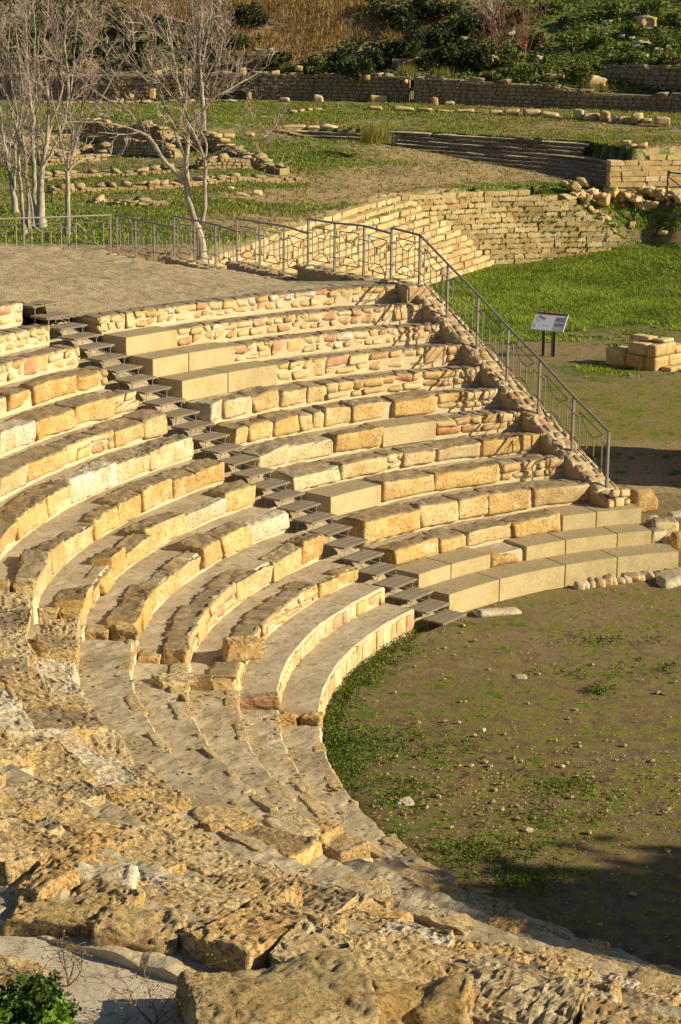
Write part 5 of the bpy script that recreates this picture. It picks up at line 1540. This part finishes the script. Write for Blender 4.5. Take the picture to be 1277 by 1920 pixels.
K = mixcol(rs, len(x), DK) ; Kg = mixcol(rs, len(x), MG + [(.14, .22, .03)]); w = np.clip(grn + pn * .9, 0, 1)[:, None]; K = K * (1 - w) + Kg * w
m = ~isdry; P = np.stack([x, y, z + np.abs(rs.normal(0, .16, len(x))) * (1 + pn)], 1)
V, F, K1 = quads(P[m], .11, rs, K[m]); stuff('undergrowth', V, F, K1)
Kd = mixcol(rs, int(isdry.sum()), [(.34, .22, .07), (.24, .15, .05), (.44, .29, .10), (.14, .09, .035)])
V, F, K1 = blades(P[isdry], .38, .05, rs, Kd, .5, 3); stuff('dry_hill_grass', V, F, K1)
# pale rocks on the hillside
for i in range(30):
    x, y = ((rs.uniform(1000, 1277), rs.uniform(20, 125)), (rs.normal(1190, 40), rs.normal(95, 14)), (rs.normal(1010, 40), rs.normal(108, 9)), (rs.uniform(780, 960), rs.uniform(50, 130)))[rs.integers(4)]
    q = hill_at_px(x, y)
    if q is None: continue
    sz = rs.uniform(.15, .36); V, F = stone_local(sz * rs.uniform(1, 2.2), sz, sz * .6, .09, sz * .1, .05, 5, 0, .08, 6, .10)
    thing('hill_rock', 'pale angular rock lying among the growth on the right hillside', 'rock', tuple(q + UP * sz * .3), group='pale rocks on the right hillside', me=mesh_np('hill_rock', V, F, M_white, True))
for i, (x, y, w, h, lb) in enumerate([(1215, 55, 34, 26, 'sunlit upright rock outcrop near the upper right corner'), (1120, 165, 38, 22, 'sunlit rubble bank bulge above the right end of the long wall'), (1040, 152, 36, 14, 'flat sunlit rocks on the grassy wall top at right'), (920, 120, 14, 20, 'small squared pale stone standing under the reddish shrub'), (853, 122, 12, 22, 'small pale stone standing in dark growth'), (830, 70, 46, 18, 'broad shaded pale slab among dark shrubs'), (178, 86, 12, 14, 'orange stone glimpsed through branches on the hillside')]):
    q = hill_at_px(x, y)
    if q is not None: px_block('rock', lb, 'rock', x, y, 0, w, h, D=q[1], mat=M_far, rnd=.15, amp=.09, warp=.15, deep=.6)
for i, (x, y, w, h, lb) in enumerate([(935, 108, 50, 65, 'reddish leafless shrub on the hillside, left of a similar one'), (985, 108, 60, 62, 'reddish leafless shrub on the hillside, right of a similar one')]):
    q = hill_at_px(x, y); 
    bare_tree(lb, [([(x, y), (x - 2, y - 10), (x - 3, y - 20)], 2.2, 1.2, .3), ([(x, y - 3), (x - 12, y - 30), (x - 16, y - h)], 1.6, .7, .1), ([(x, y - 3), (x + 12, y - 28), (x + 22, y - h)], 1.6, .7, .1), ([(x, y - 3), (x + 1, y - 35), (x + 3, y - h)], 1.6, .7, .1)], q[1], q[2], 20 + i, depth=3, bark_=M_redtwig, twig=M_redtwig, upl=.35, dens=1.3, cat='shrub', name='bare_shrub')
q = hill_at_px(930, 60)
bare_tree('pale grey leafless tree on the hillside at the top edge', [([(930, 66), (930, 50), (926, 35)], 3, 2, .5), ([(928, 40), (905, 25), (885, 10), (870, -10)], 2, 1, .1), ([(927, 36), (940, 10), (950, -20)], 2, 1, .1), ([(927, 36), (920, 5), (915, -30)], 2, 1, .1)], q[1], q[2], 23, depth=3, lenf=1.3, bark_=M_bark)
q = hill_at_px(250, 60)
bare_tree('dark reddish leafless thicket tree behind the clustered trees', [([(250, 85), (250, 70), (248, 55)], 3, 2, .5), ([(250, 60), (230, 40), (215, 15)], 2, 1, .1), ([(250, 60), (262, 35), (280, 5)], 2, 1, .1), ([(250, 56), (248, 20), (246, -15)], 2, 1, .1)], 112, 6.0, 24, depth=3, lenf=1.5, bark_=M_barkd, twig=M_redtwig)

# ------------------------------------------------------------------ orchestra: weeds, pebbles, loose stones
rs = np.random.default_rng(501)
flat0 = lambda x, y: np.zeros_like(x) - .03
P = scatter(60000, -1, 16, 17, 42, rs, flat0, thr=.80); Rp = np.hypot(P[:, 0] - CX, P[:, 1] - CY); P = P[Rp < 9.1]
P = P[:12000]
K = mixcol(rs, len(P), [(.09, .10, .025), (.06, .075, .018), (.12, .12, .03), (.09, .13, .02)])
V, F, K = quads(P + [0, 0, .02] + np.abs(rs.normal(0, .012, P.shape)) * [0, 0, 1], .028, rs, K, 1.6, .8); stuff('ground_cover', V, F, K)
# denser bright weeds in patches
W_ = []
for x, y, w, h, n in ((740, 1205, 30, 16, 260), (700, 1240, 26, 14, 320), (668, 1272, 22, 14, 360), (645, 1300, 18, 18, 420), (625, 1335, 16, 20, 420), (615, 1370, 12, 22, 300), (640, 1400, 22, 30, 420), (660, 1450, 26, 30, 420), (700, 1390, 40, 30, 260), (745, 1570, 10, 12, 120),
                      (1120, 1295, 14, 6, 120), (820, 1400, 60, 30, 260), (1050, 1470, 60, 20, 200), (920, 1600, 80, 25, 420), (985, 1650, 50, 20, 420), (880, 1590, 40, 20, 220), (760, 1480, 40, 30, 260), (1000, 1530, 80, 15, 160), (1130, 1200, 60, 12, 120), (1240, 1250, 30, 15, 80), (1100, 1260, 50, 15, 80), (760, 1100, 12, 6, 90), (1120, 855, 30, 8, 160), (1060, 860, 25, 5, 80)):
    for i in range(n):
        if rs.random() < (.72 if (y > 1350 and x > 640) else .62): continue
        q = at(x + rs.normal(0, w), y + rs.normal(0, h * .7), 0.0)
        if y > 1000 and math.hypot(q[0] - CX, q[1] - CY) > 9.12: continue
        W_.append(q)
W_ = np.array(W_); W3 = np.repeat(W_, 9, axis=0) + rs.normal(0, .035, (len(W_) * 9, 3)) * [1, 1, .5]; W3[:, 2] = np.abs(W3[:, 2]) + .005
K = mixcol(rs, len(W3), [(.13, .19, .02), (.08, .12, .018), (.19, .24, .03), (.05, .075, .015)]); V, F, K = quads(W3, .018, rs, K, 1.5, .6); stuff('weeds', V, F, K)
# pebbles
b = Bag(); Pp = []
for i in range(2000):
    if i < 1300: x, y = rs.uniform(-.2, 8), rs.uniform(20, 37)
    else: q = at(rs.uniform(700, 1277), rs.normal(1480, 60), 0); x, y = q[0], q[1]
    if math.hypot(x - CX, y - CY) > 9.05: continue
    s_ = rs.uniform(.006, .016) * (1 + 1.4 * (rs.random() < .08)); V, F = lattice(2, 2, 2); V = V / np.maximum(np.linalg.norm(V, axis=1, keepdims=True), .1) * [s_ * 1.3, s_, s_ * .6]
    V = V + rs.uniform(-.2, .2, V.shape) * s_; b.add(V @ np.array(Matrix.Rotation(rs.uniform(0, 6), 3, 'Z')).T + [x, y, -.005], F)
o = b.part('pebbles', M_mas, None); o['kind'] = 'stuff'
for x, y, w, lb in ((760, 1506, 28, 'flat pale stone lying alone on the orchestra near the worn wedge'), (975, 1270, 22, 'small pale stone lying in the middle of the orchestra'), (1045, 1651, 14, 'small white stone inside the orchestra shadow'), (1240, 1300, 12, 'small pale stone near the right edge of the orchestra'), (902, 1368, 16, 'pale stone with a dark hollow, left of the orchestra centre'), (990, 1556, 16, 'small white stone just above the orchestra shadow'), (957, 1420, 18, 'low brown-white stone among orchestra pebbles')):
    px_block('loose_stone', lb, 'stone', x, y, -.02, w, w * .32, mat=M_white, rot=rs.uniform(-.3, .3), rnd=.03, amp=.004, seg=.03, warp=.01, deep=.7)
px_block('stone_slab', 'long flat pale slab lying in front of the lowest new block', 'stone slab', 932, 1150, -.04, 88, 12, mat=M_white, rot=.3, rnd=.05, amp=.02, deep=.45, warp=.03)
for i in range(16):
    x = 1085 + i * 12.5 + rs.uniform(-3, 3); y = 1105 - i * 1.9 + (3 if i > 10 else 0)
    w = rs.uniform(13, 22) * (1.7 if i in (8, 13, 14) else 1)
    if i == 0: FTt = thing('footing_stones', 'row of small pale rubble under the lowest new blocks at right', 'stone row', tuple(at(1180, 1090, 0)))
    q = at(x, y, -.05); s_ = FPX / 41; V, F = stone_local(w / s_, .2, rs.uniform(.13, .22), .06, .05, .02, 6, 0, .02, 6, .03)
    part_world('stone', V + q + UP * .06, F, M_white if rs.random() < .5 else M_mas, FTt, True)
# loose rocks past the right ends of the rows
for x, y, w, h, z, lb, m_ in ((1207, 950, 46, 34, .75, 'orange squared rock at the foot of the terrace wall end', M_orange), (1222, 985, 26, 26, .5, 'small grey rock behind the end of the second row', M_white), (1243, 1020, 46, 52, .2, 'upright pale grey rock at the right end of the second row', M_big),
                            (1275, 1028, 30, 40, .2, 'orange rock cut by the right edge beside the seats', M_orange), (1268, 965, 30, 12, .3, 'pale flat rock behind the seats near the right edge', M_white), (1262, 1096, 60, 22, -.05, 'large rounded pale rock under the right end of the lowest row', M_white)):
    px_block('loose_rock', lb, 'rock', x, y, z, w, h, mat=m_, rnd=.08, amp=.03, seg=.06, deep=.8, rot=.3)

# loose blocks on the worn treads
for x, y, z, w, h, rot, lb, m_ in ((325, 1280, zc(4) - .02, 80, 18, .5, 'dark-shadowed rough stone lying on the fourth worn tread', M_near), (575, 1572, zc(3), 118, 34, -.45, 'flat orange-brown slab lying where the worn wedge ends', M_orange),
                                   (415, 1545, zc(6), 105, 30, -.5, 'long pale rock beside a rough orange one, lower centre', M_near), (508, 1605, zc(6), 150, 36, -.45, 'long rough orange rock lying in the grey treads', M_yel),
                                   (452, 1235, zc(3) + .1, 74, 40, .25, 'orange-brown block crowning the broken end of the third row', M_orange), (942, 1742, zc(4), 78, 18, -.35, 'small flat dark orange slab set in the near grey treads', M_orange),
                                   (870, 1700, zc(2) + .05, 165, 16, -.42, 'long flat pale slab on the near lower treads', M_near), (30, 1700, zc(14), 130, 46, .2, 'big squared yellow block at the left edge above the path', M_golden), (115, 1735, 4.6, 190, 60, -.12, 'large squared yellow block bordering the pale path at left', M_golden),
                                   (200, 1665, zc(14) + .05, 120, 40, .15, 'bright white pitted block behind the large yellow block', M_white), (262, 1768, 4.6, 160, 62, -.2, 'greyish pitted block standing on the edge of the pale path', M_near)):
    px_block('loose_block', lb, 'stone block', x, y, z, w, h, mat=m_, rot=rot, rnd=.045, amp=.025, seg=.022, deep=.75, warp=.05, top=.035, freq=10)
# big blocks beside the path
for x, y, w, h, rot, dp, lb, m_ in ((525, 1945, 340, 118, .22, .8, 'huge rough ochre block in the foreground at the end of the path', M_golden), (745, 1930, 110, 90, .1, .9, 'pale yellow upright block right of the huge foreground block', M_golden),
                                    (840, 1935, 100, 95, -.1, .9, 'ochre rounded block, second right of the huge foreground block', M_golden), (30, 1835, 110, 42, .2, .7, 'low pale rocks at the left edge above the green plant', M_near)):
    px_block('foreground_block', lb, 'stone block', x, y, 4.6, w, h, mat=m_, rot=rot, rnd=.04, amp=.022, seg=.02, deep=dp, warp=.07, top=.02, freq=6.5)

# ------------------------------------------------------------------ foreground plants
def leafy(label, x, y, z, wpx, hpx, n, pal, seed, leaf=.022):
    rs = np.random.default_rng(seed); q = at(x, y, z); s_ = FPX / (q[1] + 1.3); a, c_ = wpx / s_ / 2, hpx / s_
    T = thing('leafy_plant', label, 'plant', tuple(q)); k = 26
    cen = rs.uniform(-1, 1, (k, 3)) * [a * .8, a * .6, 0] + rs.uniform(.2, .95, (k, 1)) * [0, 0, c_]
    i = rs.integers(0, k, n); C = cen[i] + rs.normal(0, 1, (n, 3)) * [a * .16, a * .16, c_ * .13]; C[:, 2] = np.abs(C[:, 2])
    K = mixcol(rs, n, pal) * rs.uniform(.75, 1.25, (k, 1))[i]; V, F, K = quads(C + q, leaf, rs, K, 1.4, .5); part_world('leaves', V, F, M_leaf, T, False, rgba(K))
    b = Bag()
    for j in range(k): b.add(*tube([q, q + cen[j] * [.5, .5, .5], q + cen[j]], [.005, .004, .002], 4))
    b.part('stems', M_drytwig, T)
leafy('bright green leafy plant in the bottom left corner', 35, 1945, 4.62, 170, 55, 2200, [(.14, .26, .02), (.20, .33, .03), (.09, .17, .015)], 1, .024)
leafy('dark green bushy plant behind the bright one at bottom left', 60, 1915, 4.62, 180, 66, 2600, [(.03, .06, .01), (.05, .09, .015), (.07, .12, .02)], 2, .02)
def twiggy(label, x, y, z, hpx, seed, n=5):
    rs = np.random.default_rng(seed); q = at(x, y, z); s_ = FPX / (q[1] + 1.3); h = hpx / s_; T = thing('dry_plant', label, 'plant', tuple(q)); b = Bag(); lv = []
    for j in range(n):
        p = q.copy(); d = np.array([rs.normal(0, .5), rs.normal(0, .3), 1.]); pts = [p]
        for i in range(8): d = d + rs.normal(0, .18, 3); d /= np.linalg.norm(d); p = p + d * h / 8; pts.append(p); 
        b.add(*tube(np.array(pts), np.linspace(.005, .0015, 9), 4))
        for i in range(3, 9):
            for m_ in range(2):
                e = rs.normal(0, 1, 3) * [1, .6, .6]; e /= np.linalg.norm(e); L = rs.uniform(.05, .14); p2 = pts[i] + e * L + UP * .03
                b.add(*tube(np.array([pts[i], p2]), [.0022, .001], 3)); lv += [p2 + rs.normal(0, .006, 3) for _ in range(3)]
    b.part('stems', M_drytwig, T); V, F, K = quads(np.array(lv), .009, rs, mixcol(rs, len(lv), [(.30, .22, .06), (.18, .15, .05)])); part_world('seed_heads', V, F, M_leaf, T, False, rgba(K))['kind'] = 'stuff'
twiggy('dry branching plant standing before the shaded path, left of the huge block', 288, 1925, 4.6, 150, 3, 6)
twiggy('thin dry plant rising behind the green corner plant', 128, 1850, 4.62, 95, 4, 5)

# ------------------------------------------------------------------ beside the picture: a tree and a ruined wall whose shade falls into it
rs = np.random.default_rng(601)
def leafy_tree(label, x, y, zb, cz, cr, seed, n=9000):
    rs = np.random.default_rng(seed); P0 = np.array([x, y, zb]); T = thing('evergreen_tree', label, 'tree', tuple(P0)); b = Bag(); k = 26
    cen = rs.normal(size=(k, 3)); cen /= np.linalg.norm(cen, axis=1, keepdims=True); cen = cen * rs.uniform(.3, .8, (k, 1)) * cr * [1, 1, .8] + [x, y, cz]
    pts = np.array([P0 - UP * .3, P0 + [.1, 0, (cz - zb) * .4], [x, y, cz]]); tb = Bag(); tb.add(*tube(pts, [.28, .2, .1], 9)); tb.part('trunk', M_barkd, T, True)
    for c in cen: b.add(*tube(np.array([[x, y, cz - cr * .5], (np.array([x, y, cz]) + c) / 2, c]), [.09, .06, .02], 5))
    b.part('limbs', M_barkd, T); i = rs.integers(0, k, n); C = cen[i] + rs.normal(0, cr * .17, (n, 3)); V, F, K = quads(C, .24, rs, mixcol(rs, n, DK + MG)); part_world('crown', V, F, M_leaf, T, False, rgba(K))
leafy_tree('dense evergreen tree beside the orchestra, outside the right edge, shading its near corner', 21.8, 17.0, -.1, 7.6, 3.7, 7, 26000)
stuff_wall('ruined_wall', 'ruined stage wall just outside the right edge, shading the stage area', 'wall', [np.array([8.95, 42.4, 0]), np.array([9.1, 46.0, 0])], [1.4, 1.6], .6, M_far, seed=90)

rs = np.random.default_rng(700); C = []
for k in range(13):
    c_, L_ = polyline_pts(lft[k], 1)
    for i in range(150):
        q = along(L_, c_, rs.uniform(0, c_[-1]) ); C.append(q + [-.25 * rs.uniform(.5, 1.6), .25 * rs.uniform(.6, 1.6), -.01])
    c_, L_ = polyline_pts(rgt[k], 1)
    for i in range(40): q = along(L_, c_, rs.uniform(0, c_[-1])); C.append(q + [0, .02, -.02])
C = np.array(C); C = C[n2(C[:, 0], C[:, 1], 1.1, 2, 5) > -.1]
V, F, K = blades(C, .09, .05, rs, mixcol(rs, len(C), GREEN + DRYG[:1]), .6, 4); stuff('step_grass', V, F, K)

# broken stone bits bedded in the worn treads, and grit
rs = np.random.default_rng(801); b = Bag()
for i in range(3600):
    n = int(rs.integers(1, 14)); t = rs.uniform(182, 250)
    R_ = RN[n] + rs.uniform(-.04, RN[n + 1] - RN[n]); 
    q = pol(R_, t, zc(n) - (.0 if n < 6 or (t > 216 and n < 8) else .08) + .004)
    if not inview(q, 20): continue
    if n2(q[0:1], q[1:2], 1.3, 2, 91)[0] < -.1: continue
    s_ = rs.uniform(.005, .019) * (1 + 1.3 * (rs.random() < .08)); V, F = lattice(2, 2, 1); V = V * [s_ * rs.uniform(1, 1.9), s_, s_ * .45] * (1 - .25 * (np.abs(V).sum(1, keepdims=True) > 2.5)) + rs.uniform(-.25, .25, V.shape) * s_
    b.add(V @ np.array(Matrix.Rotation(rs.uniform(0, 6), 3, 'Z')).T + q, F)
o = b.part('stone_grit', M_near, None); o['kind'] = 'stuff'
C = []
for i in range(900):
    n = int(rs.integers(1, 15)); t = rs.uniform(150, 250) if n < 8 else rs.uniform(185, 250)
    q = pol(RN[n] - rs.uniform(.0, .05), t, (zc(n - 1) if t > 180 else ZN[n - 1]) - .02)
    if inview(q, 10) and n2(q[0:1], q[1:2], .9, 2, 93)[0] > .15: C.append(q)
if C:
    V, F, K = blades(np.array(C), .05, .012, rs, mixcol(rs, len(C), [(.12, .15, .03), (.20, .18, .06), (.08, .10, .02)]), .8, 6); stuff('crack_weeds', V, F, K)

# every shrub and rock of the hillside is told apart by its place
def place_of(o):
    u, v, _ = proj(np.array(o.location)); u, v = float(u), float(v)
    a = ('behind the clustered bare trees' if u < 300 else 'behind the single bare tree' if u < 470 else 'under the golden grass slope' if u < 640 else 'above the gap in the long wall' if u < 800
         else 'left of the reddish shrubs' if u < 905 else 'around the reddish shrubs' if u < 1060 else 'right of the reddish shrubs' if u < 1170 else 'by the upper right corner')
    b_ = 'high up' if v < 48 else 'halfway up' if v < 105 else 'low down'
    return u, b_ + ', ' + a
CNT = {1: 'one', 2: 'two', 3: 'three', 4: 'four', 5: 'five', 6: 'six', 7: 'seven', 8: 'eight', 9: 'nine', 10: 'ten'}
for grp, base_ in (('dark shrubs on the hillside', 'dark evergreen shrub'), ('green shrubs on the hillside', 'mid green low shrub'), ('pale rocks on the right hillside', 'pale hillside rock')):
    D_ = {}
    for o in list(COL.objects):
        if o.get('group') == grp: u, k = place_of(o); D_.setdefault(k, []).append((u, o))
    for k, L in D_.items():
        L.sort(key=lambda t: t[0]); n = len(L)
        for i, (u, o) in enumerate(L):
            if n == 1: pre = ''
            elif n == 2: pre = ('left one of two, ', 'right one of two, ')[i]
            elif i == 0: pre = 'leftmost of %s, ' % CNT.get(n, 'many')
            elif i == n - 1: pre = 'rightmost of %s, ' % CNT.get(n, 'many')
            else: pre = '%s from the left, ' % ORD[i + 1]
            o['label'] = '%s, %s%s' % (base_, pre, k)
